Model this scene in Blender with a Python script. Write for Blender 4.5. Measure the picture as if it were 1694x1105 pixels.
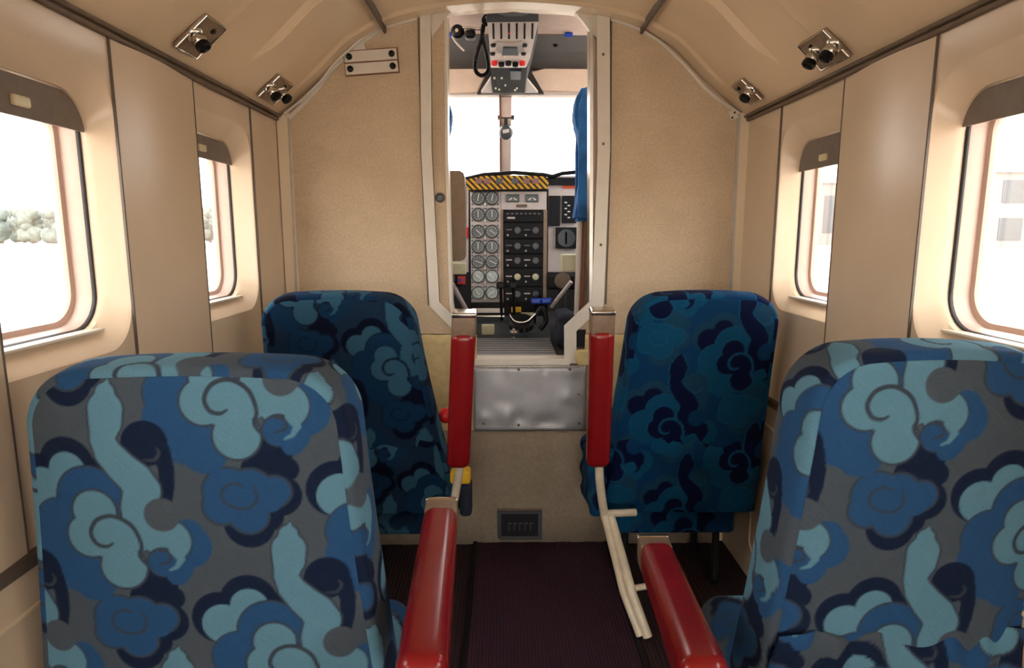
import bpy, bmesh, math, random
import numpy as np
from mathutils import Vector, Matrix
random.seed(7); PI = math.pi
for o in list(bpy.data.objects): bpy.data.objects.remove(o)
SC = bpy.context.scene; COL = SC.collection

# ---------------------------------------------------------------- camera
F = 1050.0; CAMX = -0.026; EYE = 0.973
cd = bpy.data.cameras.new('camera'); cam = bpy.data.objects.new('camera', cd); COL.objects.link(cam)
cd.sensor_width = 36; cd.lens = F/1694*36; cd.clip_start = 0.02; cd.clip_end = 2000
cam.location = (CAMX, 0, EYE)
pitch = math.atan(167/F); yaw = math.atan(12/F)
cam.rotation_euler = (PI/2-pitch, 0, -yaw)
SC.camera = cam
SC.view_settings.view_transform = 'Standard'; SC.view_settings.look = 'None'
SC.view_settings.gamma = 1; SC.view_settings.use_curve_mapping = False
SC.view_settings.exposure = 1.6
# ---------------------------------------------------------------- sky
W = bpy.data.worlds.new('overcast_sky'); SC.world = W; W.use_nodes = True
nt = W.node_tree; nt.nodes.clear()
wo = nt.nodes.new('ShaderNodeOutputWorld'); bg = nt.nodes.new('ShaderNodeBackground')
tc = nt.nodes.new('ShaderNodeTexCoord'); sx = nt.nodes.new('ShaderNodeSeparateXYZ'); cr = nt.nodes.new('ShaderNodeValToRGB')
nt.links.new(tc.outputs['Generated'], sx.inputs[0]); nt.links.new(sx.outputs[2], cr.inputs[0])
cr.color_ramp.elements[0].color = (1.0, .96, .90, 1); cr.color_ramp.elements[1].color = (.93, .97, 1.0, 1)
# sky glow added behind the tail to light ceiling ribs and seat backs
dp = nt.nodes.new('ShaderNodeVectorMath'); dp.operation = 'DOT_PRODUCT'; dp.inputs[1].default_value = (.05, -.93, .36)
gm = nt.nodes.new('ShaderNodeMapRange'); gm.interpolation_type = 'SMOOTHSTEP'; gm.inputs[1].default_value = .3; gm.inputs[2].default_value = 1.0; gm.inputs[3].default_value = 2.6; gm.inputs[4].default_value = 4.2
nt.links.new(tc.outputs['Generated'], dp.inputs[0]); nt.links.new(dp.outputs['Value'], gm.inputs[0]); nt.links.new(gm.outputs[0], bg.inputs[1])
nt.links.new(cr.outputs[0], bg.inputs[0])
nt.links.new(bg.outputs[0], wo.inputs[0])
sd = bpy.data.lights.new('hazy_sun', 'SUN'); sd.energy = 3.0; sd.angle = 0.35; sd.color = (1, .95, .87)
sun = bpy.data.objects.new('hazy_sun', sd); COL.objects.link(sun); sun.rotation_euler = (math.radians(-35), math.radians(20), 0)

# ---------------------------------------------------------------- helpers
Rc = cam.rotation_euler.to_matrix(); C0 = Vector(cam.location)
def ray(px, py): return Rc @ Vector(((px-847)/F, -(py-552.5)/F, -1))
def P(px, py, Y):
    d = ray(px, py); return C0 + d*(Y/d.y)
def PX(px, py, X):
    d = ray(px, py); return C0 + d*((X-C0.x)/d.x)
def PP(px, py, p0, n):
    d = ray(px, py); n = Vector(n); return C0 + d*((Vector(p0)-C0).dot(n)/d.dot(n))
def s2l(c): return tuple((x/255/12.92 if x/255 <= .04045 else ((x/255+.055)/1.055)**2.4) for x in c)

ORG = {}
def thing(name, label, cat, loc=(0, 0, 0), group=None, kind=None):
    o = bpy.data.objects.new(name, None); COL.objects.link(o); o.location = loc; o.empty_display_size = .05
    ORG[o.name] = Vector(loc)
    if label: o['label'] = label
    if cat: o['category'] = cat
    if group: o['group'] = group
    if kind: o['kind'] = kind
    return o
def tag(o, label=None, cat=None, group=None, kind=None):
    if label: o['label'] = label
    if cat: o['category'] = cat
    if group: o['group'] = group
    if kind: o['kind'] = kind
    return o
def obj(name, bm, mat, parent=None, smooth=None, org=None, recalc=True, label=None):
    if recalc: bmesh.ops.recalc_face_normals(bm, faces=bm.faces[:])
    if parent: off = ORG[parent.name]
    else:
        if org is None:
            vs = [v.co for v in bm.verts]
            org = (sum(v.x for v in vs)/len(vs), sum(v.y for v in vs)/len(vs), min(v.z for v in vs))
        off = Vector(org)
    bmesh.ops.translate(bm, verts=bm.verts[:], vec=-off)
    me = bpy.data.meshes.new(name); bm.to_mesh(me); bm.free()
    o = bpy.data.objects.new(name, me); COL.objects.link(o)
    ORG[o.name] = off
    if parent: o.parent = parent
    else: o.location = off
    me.materials.append(mat)
    if smooth is not None:
        me.polygons.foreach_set('use_smooth', [True]*len(me.polygons))
        if smooth < 180: me.set_sharp_from_angle(angle=math.radians(smooth))
    if label: o['label'] = label
    return o
def NB(): return bmesh.new()
def box(bm, a, b, bev=0, seg=2):
    x0, y0, z0 = [min(a[i], b[i]) for i in range(3)]; x1, y1, z1 = [max(a[i], b[i]) for i in range(3)]
    vs = [bm.verts.new(p) for p in [(x0,y0,z0),(x1,y0,z0),(x1,y1,z0),(x0,y1,z0),(x0,y0,z1),(x1,y0,z1),(x1,y1,z1),(x0,y1,z1)]]
    fs = [bm.faces.new([vs[i] for i in f]) for f in [(0,3,2,1),(4,5,6,7),(0,1,5,4),(1,2,6,5),(2,3,7,6),(3,0,4,7)]]
    if bev:
        es = list({e for f in fs for e in f.edges})
        bmesh.ops.bevel(bm, geom=es, offset=bev, segments=seg, profile=.5, affect='EDGES')
    return bm
def obox(bm, c, ax, ay, az, bev=0):
    """box from centre and three half-axis vectors"""
    c, ax, ay, az = Vector(c), Vector(ax), Vector(ay), Vector(az)
    vs = [bm.verts.new(c+ax*i+ay*j+az*k) for k in (-1, 1) for i, j in ((-1,-1),(1,-1),(1,1),(-1,1))]
    fs = [bm.faces.new([vs[i] for i in f]) for f in [(0,3,2,1),(4,5,6,7),(0,1,5,4),(1,2,6,5),(2,3,7,6),(3,0,4,7)]]
    if bev:
        es = list({e for f in fs for e in f.edges})
        bmesh.ops.bevel(bm, geom=es, offset=bev, segments=2, profile=.5, affect='EDGES')
    return bm
def smoothpath(pts, n=6):
    pts = [Vector(p) for p in pts]; out = []
    for i in range(len(pts)-1):
        p0 = pts[max(i-1, 0)]; p1 = pts[i]; p2 = pts[i+1]; p3 = pts[min(i+2, len(pts)-1)]
        for k in range(n):
            t = k/n
            out.append(.5*((2*p1)+(-p0+p2)*t+(2*p0-5*p1+4*p2-p3)*t*t+(-p0+3*p1-3*p2+p3)*t**3))
    out.append(pts[-1]); return out
def tube(bm, pts, r, n=10, caps=True):
    pts = [Vector(p) for p in pts]; rs = r if isinstance(r, (list, tuple)) else [r]*len(pts)
    rings = []; up = None
    for i, p in enumerate(pts):
        d = (pts[min(i+1, len(pts)-1)]-pts[max(i-1, 0)]).normalized()
        if up is None: up = d.orthogonal().normalized()
        up = (up-d*up.dot(d)).normalized(); s = d.cross(up)
        rings.append([bm.verts.new(p+(up*math.cos(2*PI*k/n)+s*math.sin(2*PI*k/n))*rs[i]) for k in range(n)])
    for a, b in zip(rings, rings[1:]):
        for k in range(n): bm.faces.new((a[k], a[(k+1) % n], b[(k+1) % n], b[k]))
    if caps:
        bm.faces.new(rings[0][::-1]); bm.faces.new(rings[-1])
    return bm
def lathe(bm, c, axis, prof, n=24):
    """prof: list of (radius, height along axis)"""
    axis = Vector(axis).normalized(); u = axis.orthogonal().normalized(); w = axis.cross(u); c = Vector(c); rings = []
    for r, h in prof:
        if r < 1e-6: rings.append([bm.verts.new(c+axis*h)])
        else: rings.append([bm.verts.new(c+axis*h+(u*math.cos(2*PI*k/n)+w*math.sin(2*PI*k/n))*r) for k in range(n)])
    for a, b in zip(rings, rings[1:]):
        for k in range(n):
            k2 = (k+1) % n
            if len(a) == 1 and len(b) == 1: continue
            if len(a) == 1: bm.faces.new((a[0], b[k2], b[k]))
            elif len(b) == 1: bm.faces.new((a[k], a[k2], b[0]))
            else: bm.faces.new((a[k], a[k2], b[k2], b[k]))
    if len(rings[0]) > 1: bm.faces.new(rings[0][::-1])
    if len(rings[-1]) > 1: bm.faces.new(rings[-1])
    return bm
def prism(bm, pts, vec):
    vec = Vector(vec); a = [bm.verts.new(Vector(p)) for p in pts]; b = [bm.verts.new(Vector(p)+vec) for p in pts]
    bm.faces.new(a); bm.faces.new(b[::-1])
    for i in range(len(a)): bm.faces.new((a[i], b[i], b[(i+1) % len(a)], a[(i+1) % len(a)]))
    return bm
def ribbon(bm, pts, w, y0, y1):
    """flat strip in the XZ plane following pts, from y0 to y1"""
    pts = [Vector((p[0], p[2] if len(p) > 2 else p[1])) for p in pts]; L = []; R = []
    for i, p in enumerate(pts):
        d1 = (pts[i]-pts[i-1]).normalized() if i > 0 else None; d2 = (pts[i+1]-pts[i]).normalized() if i < len(pts)-1 else None
        if d1 is None: d1 = d2
        if d2 is None: d2 = d1
        n = Vector((-(d1+d2).y, (d1+d2).x)).normalized(); n1 = Vector((-d1.y, d1.x)); k = w/2/max(.4, n.dot(n1))
        L.append(p+n*k); R.append(p-n*k)
    rings = [[bm.verts.new((q.x, y, q.y)) for q, y in ((l, y0), (r, y0), (r, y1), (l, y1))] for l, r in zip(L, R)]
    for a, b in zip(rings, rings[1:]):
        for k in range(4): bm.faces.new((a[k], a[(k+1) % 4], b[(k+1) % 4], b[k]))
    bm.faces.new(rings[0][::-1]); bm.faces.new(rings[-1]); return bm
def rboxpts(h, r, step):
    h = Vector(h); out = []
    for i in range(3):
        inner = h[i]-r
        c = [r*math.tan(a) for a in np.linspace(0, PI/4, 5)]
        n = max(2, int(2*inner/step)); mid = list(np.linspace(-inner, inner, n+1))
        out.append([-inner-x for x in c[::-1]][:-1]+mid+[inner+x for x in c][1:])
    return out
def rbox(bm, c, h, r, step=.02, M=None):
    """rounded, finely divided box: centre, half sizes, radius"""
    c = Vector(c); cs = rboxpts(h, r, step); key = {}
    def V(q):
        k = tuple(round(x, 6) for x in q)
        if k in key: return key[k]
        q = Vector(q); cl = Vector([max(-(h[i]-r), min(h[i]-r, q[i])) for i in range(3)]); d = q-cl
        p = cl+d.normalized()*r if d.length > 1e-9 else q
        if M: p = M @ p
        key[k] = bm.verts.new(c+p); return key[k]
    for ax in range(3):
        u, v = (ax+1) % 3, (ax+2) % 3
        for s in (0, -1):
            for i in range(len(cs[u])-1):
                for j in range(len(cs[v])-1):
                    q = []
                    for a, b in ((i, j), (i+1, j), (i+1, j+1), (i, j+1)):
                        w = [0, 0, 0]; w[ax] = cs[ax][s]; w[u] = cs[u][a]; w[v] = cs[v][b]; q.append(V(w))
                    try: bm.faces.new(q)
                    except ValueError: pass
    return bm

# ---------------------------------------------------------------- materials
def mat(name, col, rough=.5, metal=0, var=.06, nscale=60, bump=0, bscale=400, spec=.5, weave=False, stain=0, coat=0):
    m = bpy.data.materials.new(name); m.use_nodes = True; N = m.node_tree.nodes; L = m.node_tree.links
    b = N['Principled BSDF']; b.inputs['Roughness'].default_value = rough; b.inputs['Metallic'].default_value = metal
    b.inputs['Specular IOR Level'].default_value = spec; b.inputs['Coat Weight'].default_value = coat
    c = s2l(col); t = N.new('ShaderNodeTexCoord'); n = N.new('ShaderNodeTexNoise'); n.inputs['Scale'].default_value = nscale; n.inputs['Detail'].default_value = 5
    L.new(t.outputs['Object'], n.inputs['Vector'])
    r = N.new('ShaderNodeValToRGB'); L.new(n.outputs[0], r.inputs[0])
    r.color_ramp.elements[0].position = .3; r.color_ramp.elements[1].position = .7
    r.color_ramp.elements[0].color = (*[x*(1-var) for x in c], 1); r.color_ramp.elements[1].color = (*[min(1, x*(1+var)) for x in c], 1)
    out = r.outputs[0]
    if stain:
        n3 = N.new('ShaderNodeTexNoise'); n3.inputs['Scale'].default_value = 6; n3.inputs['Detail'].default_value = 8; L.new(t.outputs['Object'], n3.inputs['Vector'])
        mr = N.new('ShaderNodeMapRange'); mr.inputs[1].default_value = .45; mr.inputs[2].default_value = .75; mr.inputs[3].default_value = 0; mr.inputs[4].default_value = stain; L.new(n3.outputs[0], mr.inputs[0])
        mx = N.new('ShaderNodeMix'); mx.data_type = 'RGBA'; L.new(mr.outputs[0], mx.inputs[0]); L.new(out, mx.inputs[6]); mx.inputs[7].default_value = (c[0]*.55, c[1]*.48, c[2]*.4, 1); out = mx.outputs[2]
    L.new(out, b.inputs['Base Color'])
    if bump or weave:
        bp = N.new('ShaderNodeBump'); bp.inputs['Strength'].default_value = bump or .3; bp.inputs['Distance'].default_value = .001
        if weave:
            w1 = N.new('ShaderNodeTexWave'); w1.bands_direction = 'X'; w1.inputs['Scale'].default_value = bscale; w1.inputs['Distortion'].default_value = 1.5
            w2 = N.new('ShaderNodeTexWave'); w2.bands_direction = 'Z'; w2.inputs['Scale'].default_value = bscale; w2.inputs['Distortion'].default_value = 1.5
            ad = N.new('ShaderNodeMath'); L.new(t.outputs['Object'], w1.inputs[0]); L.new(t.outputs['Object'], w2.inputs[0]); L.new(w1.outputs[1], ad.inputs[0]); L.new(w2.outputs[1], ad.inputs[1]); L.new(ad.outputs[0], bp.inputs['Height'])
        else:
            n2 = N.new('ShaderNodeTexNoise'); n2.inputs['Scale'].default_value = bscale; L.new(t.outputs['Object'], n2.inputs['Vector']); L.new(n2.outputs[0], bp.inputs['Height'])
        L.new(bp.outputs[0], b.inputs['Normal'])
    return m
M = {}
M['wall'] = mat('cream_plastic_wall', (211, 190, 164), .26, var=.03, nscale=8, bump=.15, bscale=300)
M['wallrev'] = mat('cream_window_moulding', (224, 204, 174), .4, var=.03, nscale=8)
M['ceil'] = mat('tan_ceiling_panel', (216, 192, 160), .27, var=.04, nscale=5, bump=.12, bscale=250)
M['weave'] = mat('beige_woven_panel', (208, 185, 156), .85, var=.09, nscale=140, weave=True, bump=.6, bscale=90, stain=.22)
M['lower'] = mat('beige_carpet_panel', (142, 128, 110), .9, var=.1, nscale=90, bump=.5, bscale=300, stain=.5)
M['canvas'] = mat('yellowed_canvas', (204, 182, 132), .9, var=.08, nscale=60, bump=.4, bscale=300)
M['frame'] = mat('white_painted_metal', (214, 206, 192), .4, var=.04, nscale=20)
M['ivory'] = mat('ivory_painted_tube', (214, 202, 178), .4, var=.1, nscale=40, stain=.3)
M['trimp'] = mat('dull_metal_edging', (180, 174, 164), .4, .3, var=.08, nscale=30)
M['trim'] = mat('brushed_metal_trim', (190, 186, 178), .28, 1, var=.08, nscale=30)
M['gasket'] = mat('taupe_rubber_gasket', (104, 88, 72), .55, var=.1)
M['seam'] = mat('dark_grey_seam', (92, 82, 72), .6, var=.1)
M['dark'] = mat('black_rubber_seal', (22, 20, 22), .5)
M['wframe'] = mat('pale_pink_window_frame', (196, 168, 154), .4, var=.03)
M['shade'] = mat('taupe_window_blind', (118, 108, 98), .6, var=.06)
M['tab'] = mat('pearl_blind_tab', (214, 205, 170), .3)
M['chrome'] = mat('polished_metal', (205, 200, 192), .16, 1, var=.05)
M['steel'] = mat('worn_steel_plate', (136, 116, 96), .42, .35, var=.12, nscale=90)
M['alu'] = mat('scuffed_aluminium_sheet', (160, 160, 162), .42, .35, var=.08, nscale=25, bump=.5, bscale=14, stain=.12)
M['red'] = mat('red_vinyl', (130, 18, 22), .24, var=.1, nscale=12, bump=.08, bscale=350, stain=.18)
M['black'] = mat('black_plastic', (9, 9, 12), .45, spec=.3)
M['blackm'] = mat('matt_black_panel', (13, 14, 19), .6, var=.15, spec=.3)
M['pgrey'] = mat('pale_grey_instrument_panel', (196, 186, 180), .55, var=.05, nscale=50)
M['white'] = mat('white_overhead_panel', (232, 222, 214), .5, var=.03)
M['dial'] = mat('dial_face_black', (66, 76, 78), .3, var=.3, nscale=200)
M['dialg'] = mat('dial_face_green_grey', (158, 172, 166), .25, var=.3, nscale=160)
M['needle'] = mat('white_needle', (235, 235, 225), .5)
M['bezel'] = mat('bezel_grey', (66, 70, 72), .35)
M['pink'] = mat('pale_pink_headliner', (212, 190, 178), .8, var=.05, nscale=30, bump=.2)
M['pad'] = mat('pale_padded_header', (226, 200, 178), .75, var=.05, nscale=25, bump=.4, bscale=60)
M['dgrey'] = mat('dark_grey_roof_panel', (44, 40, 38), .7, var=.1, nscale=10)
M['blue'] = mat('blue_plastic', (20, 70, 190), .35)
M['bluefab'] = mat('blue_seat_cover', (32, 92, 150), .9, var=.45, nscale=14, bump=.4)
M['tanv'] = mat('brown_vinyl', (124, 104, 82), .5, var=.08)
M['brown'] = mat('brown_leather_strap', (120, 76, 48), .6)
M['yellow'] = mat('yellow_fabric', (222, 176, 30), .6)
M['orange'] = mat('orange_placard', (226, 92, 44), .5)
M['redp'] = mat('red_plastic', (214, 26, 28), .35)
M['cream'] = mat('cream_plastic_box', (206, 202, 168), .45)
M['tree'] = mat('hazy_foliage', (96, 104, 98), .9, var=.4, nscale=.9)
M['trunk'] = mat('grey_bark', (120, 108, 96), .9)
M['grass'] = mat('pale_dry_grass', (100, 102, 84), .95, var=.1, nscale=.2)
M['apron'] = mat('pale_concrete_apron', (196, 184, 172), .9, var=.03, nscale=.3)
M['bwall'] = mat('white_building_wall', (116, 112, 110), .8, var=.04)
M['bglass'] = mat('grey_building_window', (64, 68, 72), .3)
M['roof'] = mat('reddish_roof', (142, 104, 94), .8)
M['navy'] = mat('dark_navy_bag', (16, 26, 44), .8, var=.3, nscale=60)

def ribmat(name, c1, c2, scale, axis='X', rough=.9, lo=.35, hi=.65, metal=0, bump=.8):
    m = bpy.data.materials.new(name); m.use_nodes = True; N = m.node_tree.nodes; L = m.node_tree.links; b = N['Principled BSDF']
    b.inputs['Roughness'].default_value = rough; b.inputs['Metallic'].default_value = metal
    t = N.new('ShaderNodeTexCoord'); w = N.new('ShaderNodeTexWave'); w.bands_direction = axis; w.inputs['Scale'].default_value = scale; w.inputs['Distortion'].default_value = .3; w.inputs['Detail Scale'].default_value = 3
    n = N.new('ShaderNodeTexNoise'); n.inputs['Scale'].default_value = 25; n.inputs['Detail'].default_value = 6
    L.new(t.outputs['Object'], w.inputs[0]); L.new(t.outputs['Object'], n.inputs['Vector'])
    r = N.new('ShaderNodeValToRGB'); r.color_ramp.elements[0].position = lo; r.color_ramp.elements[1].position = hi
    r.color_ramp.elements[0].color = (*s2l(c1), 1); r.color_ramp.elements[1].color = (*s2l(c2), 1); L.new(w.outputs[1], r.inputs[0])
    mx = N.new('ShaderNodeMix'); mx.data_type = 'RGBA'; mx.blend_type = 'MULTIPLY'; mx.inputs[0].default_value = .5; L.new(r.outputs[0], mx.inputs[6]); L.new(n.outputs[0], mx.inputs[7]); L.new(mx.outputs[2], b.inputs['Base Color'])
    bp = N.new('ShaderNodeBump'); bp.inputs['Strength'].default_value = bump; bp.inputs['Distance'].default_value = .002; L.new(w.outputs[1], bp.inputs['Height']); L.new(bp.outputs[0], b.inputs['Normal'])
    return m
M['carpet'] = ribmat('dark_red_ribbed_carpet', (40, 24, 46), (74, 30, 52), 38, 'X')
M['carpet2'] = ribmat('dark_side_carpet', (34, 22, 34), (58, 30, 36), 30, 'X')
M['hazard'] = ribmat('yellow_black_hazard_paint', (30, 22, 20), (246, 184, 20), 26, 'DIAGONAL', .5, .42, .5, bump=0)

# pane: clear, thin, reflects a little
m = bpy.data.materials.new('clear_acrylic_pane'); m.use_nodes = True; N = m.node_tree.nodes; L = m.node_tree.links; N.clear()
o_ = N.new('ShaderNodeOutputMaterial'); tr = N.new('ShaderNodeBsdfTransparent'); gl = N.new('ShaderNodeBsdfGlossy'); gl.inputs['Roughness'].default_value = .03
mxs = N.new('ShaderNodeMixShader'); lw = N.new('ShaderNodeLayerWeight'); lw.inputs[0].default_value = .12
tr.inputs[0].default_value = (.97, .96, .95, 1); L.new(lw.outputs['Facing'], mxs.inputs[0]); L.new(tr.outputs[0], mxs.inputs[1]); L.new(gl.outputs[0], mxs.inputs[2]); L.new(mxs.outputs[0], o_.inputs[0])
M['glass'] = m
# seat fabric: printed cloud pattern comes from a colour attribute computed below
def fabricmat():
    m = bpy.data.materials.new('blue_cloud_swirl_fabric'); m.use_nodes = True; N = m.node_tree.nodes; L = m.node_tree.links; b = N['Principled BSDF']
    b.inputs['Roughness'].default_value = .95; b.inputs['Specular IOR Level'].default_value = .15
    a = N.new('ShaderNodeAttribute'); a.attribute_name = 'cloth'
    t = N.new('ShaderNodeTexCoord'); w1 = N.new('ShaderNodeTexWave'); w1.bands_direction = 'DIAGONAL'; w1.inputs['Scale'].default_value = 220; w1.inputs['Distortion'].default_value = 2
    n = N.new('ShaderNodeTexNoise'); n.inputs['Scale'].default_value = 500; n.inputs['Detail'].default_value = 3
    L.new(t.outputs['Object'], w1.inputs[0]); L.new(t.outputs['Object'], n.inputs['Vector'])
    ad = N.new('ShaderNodeMath'); L.new(w1.outputs[1], ad.inputs[0]); L.new(n.outputs[0], ad.inputs[1])
    mr = N.new('ShaderNodeMapRange'); mr.inputs[1].default_value = .3; mr.inputs[2].default_value = 1.7; mr.inputs[3].default_value = .8; mr.inputs[4].default_value = 1.2; L.new(ad.outputs[0], mr.inputs[0])
    mx = N.new('ShaderNodeVectorMath'); mx.operation = 'SCALE'; L.new(a.outputs['Color'], mx.inputs[0]); L.new(mr.outputs[0], mx.inputs['Scale']); L.new(mx.outputs[0], b.inputs['Base Color'])
    bp = N.new('ShaderNodeBump'); bp.inputs['Strength'].default_value = .35; bp.inputs['Distance'].default_value = .0008; L.new(ad.outputs[0], bp.inputs['Height']); L.new(bp.outputs[0], b.inputs['Normal'])
    return m
M['fabric'] = fabricmat()

# ---------------------------------------------------------------- the printed cloud pattern
# drawn once (units = 0.36 mm), repeated on a skewed lattice; painter's order
LA, LB = np.array([585., 510.]), np.array([-430., 480.])
def circ(*cs): return [('c', c) for c in cs]
def chain(*ps): return [('k', ps)]
def curl(*ps):
    return [('k', [tuple(q) for q in smoothpath(ps, 5)])]
PAT = [
 ('N', circ((905,400,82),(962,440,45),(935,535,76),(885,610,60),(825,640,88))),
 ('N', circ((215,425,102),(110,490,102),(300,440,48),(318,480,30))),
 ('M', circ((605,720,84),(545,792,76),(612,672,52))),
 ('N', circ((468,880,70),(430,915,48),(520,915,42),(505,960,38))),
 ('s', circ((765,522,97),(840,510,80),(920,520,62),(825,605,75),(735,575,72))),
 ('M', circ((765,522,88),(840,510,70),(920,520,53),(900,548,48),(825,605,66),(735,575,62))),
 ('L', circ((215,445,68),(120,515,78))),
 ('s', circ((285,545,124),(170,650,108))),
 ('M', circ((285,545,116),(170,650,102),(150,740,90),(205,800,100),(262,850,82))),
 ('N', circ((492,345,80))+chain((545,370,34),(560,430,27),(556,490,27),(548,545,22))),
 ('s', chain((378,125,6),(370,170,40),(368,225,66),(365,270,63),(350,330,48),(370,380,56),(410,430,63),(450,470,68),(470,510,70),(450,580,68),(460,640,73),(540,700,84))),
 ('s', circ((295,590,84),(268,682,87),(350,690,94),(375,800,88))),
 ('L', chain((378,128,3),(370,170,32),(368,225,58),(365,270,55),(350,330,40),(370,380,48),(410,430,55),(450,470,60),(470,510,62),(450,580,60),(460,640,65),(540,700,78))),
 ('L', circ((295,590,75),(268,682,78),(350,690,85),(375,800,79),(430,670,70))),
 ('S', circ((527,603,62))),
 ('s', circ((515,782,58))), ('M', circ((512,785,50),(560,830,40))),
 ('L', chain((560,735,22),(578,770,13),(560,800,8),(535,812,4))),
 ('s', curl((470,810,4),(436,760,7),(445,715,7),(420,645,8),(360,608,8),(300,622,8),(272,670,8),(288,712,8),(322,722,7),(346,710,4))),
 ('s', curl((532,360,3),(540,378,6),(522,402,6),(486,402,3))),
 ('s', curl((850,500,4),(858,548,5),(830,578,5),(780,578,5),(742,550,5),(745,510,5),(780,488,5),(812,498,4))),
 ('s', curl((505,790,4),(540,775,5),(535,745,5),(505,738,4))),
]
def sdf(prim, x, y):
    k, d = prim
    if k == 'c': return np.hypot(x-d[0], y-d[1])-d[2]
    best = np.full_like(x, 1e9)
    for (x0, y0, r0), (x1, y1, r1) in zip(d, d[1:]):
        dx, dy = x1-x0, y1-y0; t = np.clip(((x-x0)*dx+(y-y0)*dy)/(dx*dx+dy*dy), 0, 1)
        best = np.minimum(best, np.hypot(x-x0-t*dx, y-y0-t*dy)-(r0+t*(r1-r0)))
    return best
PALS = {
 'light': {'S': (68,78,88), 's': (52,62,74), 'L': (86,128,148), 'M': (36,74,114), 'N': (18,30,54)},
 'shaded': {'S': (24,46,70), 's': (14,30,52), 'L': (48,90,114), 'M': (14,48,80), 'N': (6,14,36)},  # light palette's fabric again, front-row shade put into its colours
 'inverse': {'S': (8,54,94), 's': (16,78,114), 'L': (5,16,50), 'M': (10,70,104), 'N': (24,62,88)},
}
def pattern(u, v, pal):
    """u, v in metres (v down) -> linear rgb"""
    p = {k: np.array(s2l(c)) for k, c in PALS[pal].items()}
    x = np.asarray(u)/.00036; y = np.asarray(v)/.00036
    inv = np.linalg.inv(np.array([LA, LB]).T); c = inv @ np.array([x, y]); c = np.floor(c)
    x = x-(c[0]*LA[0]+c[1]*LB[0]); y = y-(c[0]*LA[1]+c[1]*LB[1])
    col = np.tile(p['S'], (len(x), 1))
    for key, prims in PAT:
        d = np.full_like(x, 1e9)
        for i in range(-3, 4):
            for j in range(-3, 4):
                sxx = x+i*LA[0]+j*LB[0]; syy = y+i*LA[1]+j*LB[1]
                if sxx.min() > 1150 or sxx.max() < -50 or syy.min() > 1100 or syy.max() < 0: continue
                for q in prims: d = np.minimum(d, sdf(q, sxx, syy))
        a = np.clip(.5-d/5, 0, 1)[:, None]; col = col*(1-a)+p[key]*a
    return col
def paint(o, uv, pal):
    me = o.data; uv = np.array(uv); col = pattern(uv[:, 0], uv[:, 1], pal)
    at = me.color_attributes.new('cloth', 'FLOAT_COLOR', 'POINT')
    at.data.foreach_set('color', np.hstack([col, np.ones((len(col), 1))]).astype(np.float32).ravel())

# ---------------------------------------------------------------- outside
def outside():
    b = NB(); box(b, (-400, -200, -1.35), (400, 400, -1.15)); tag(obj('ground', b, M['apron'], org=(0, 0, -1.2)), kind='structure')
    b = NB(); box(b, (-300, 95, -1.15), (-18, 124, -1.12)); tag(obj('grass_verge', b, M['grass']), 'strip of dry grass along the far side of the apron, left', 'grass')
    for i in range(32):
        x = -50-i*2.9+random.uniform(-.2, .2); y = 132+(i%2)*10+random.uniform(-.8, .8); h = random.uniform(5.4, 7.8)
        t = thing('tree', 'hazy tree in the distant tree line seen through the left windows', 'tree', (x, y, -1.15), 'trees of the distant tree line')
        b = NB(); tube(b, [(x, y, -1.15), (x+.2, y, h*.45)], [.3, .2], 8); obj('trunk', b, M['trunk'], t, smooth=60)
        b = NB()
        for k in range(14):
            m4 = Matrix.Translation((x+random.uniform(-.9, .9), y+random.uniform(-1.2, 1.2), h*(.10+.06*k)-.4))
            r = random.uniform(1.1, 1.7); st = len(b.verts)
            bmesh.ops.create_icosphere(b, subdivisions=2, radius=r, matrix=m4); b.verts.ensure_lookup_table()
            for v in b.verts[st:]:
                v.co += (v.co-m4.translation)*random.uniform(-.22, .18); v.co.z = max(v.co.z, -1.1)
        obj('foliage', b, M['tree'], t, smooth=180)
    b0 = PX(1, 390, -120)
    t = thing('hut', 'low reddish hut in front of the trees, through the large left window', 'building', (-92, 84, -1.15))
    b = NB(); box(b, (-97, 82, -1.15), (-88, 86, .5)); obj('wall', b, M['bwall'], t)
    b = NB(); prism(b, [(-97.5, 81.5, .5), (-87.5, 81.5, .5), (-92.5, 81.5, 1.4)], (0, 5, 0)); obj('roof', b, M['roof'], t)
    def building(name, label, x0, x1, y0, z1, cols, rows):
        t = thing(name, label, 'building', ((x0+x1)/2, y0, -1.15))
        b = NB(); box(b, (x0, y0, -1.15), (x1, y0+8, z1)); obj('wall', b, M['bwall'], t)
        b = NB(); box(b, (x0-.5, y0-.5, z1), (x1+.5, y0+8.5, z1+.5)); obj('roof', b, M['frame'], t)
        for i in range(cols):
            for j in range(rows):
                b = NB(); cx = x0+(i+.5)*(x1-x0)/cols; cz = -1.15+(j+.5)*(z1+1.15)/rows; w = (x1-x0)/cols*.3; h = (z1+1.15)/rows*.3
                box(b, (cx-w, y0-.08, cz-h), (cx+w, y0+.05, cz+h)); obj('window', b, M['bglass'], t)
    building('terminal_building', 'pale two-storey building seen through the large right window', 70, 110, 92, 9.5, 7, 2)
    building('hangar', 'pale low building seen through the small right window', 50, 64, 112, 9.5, 3, 1)
outside()

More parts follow.
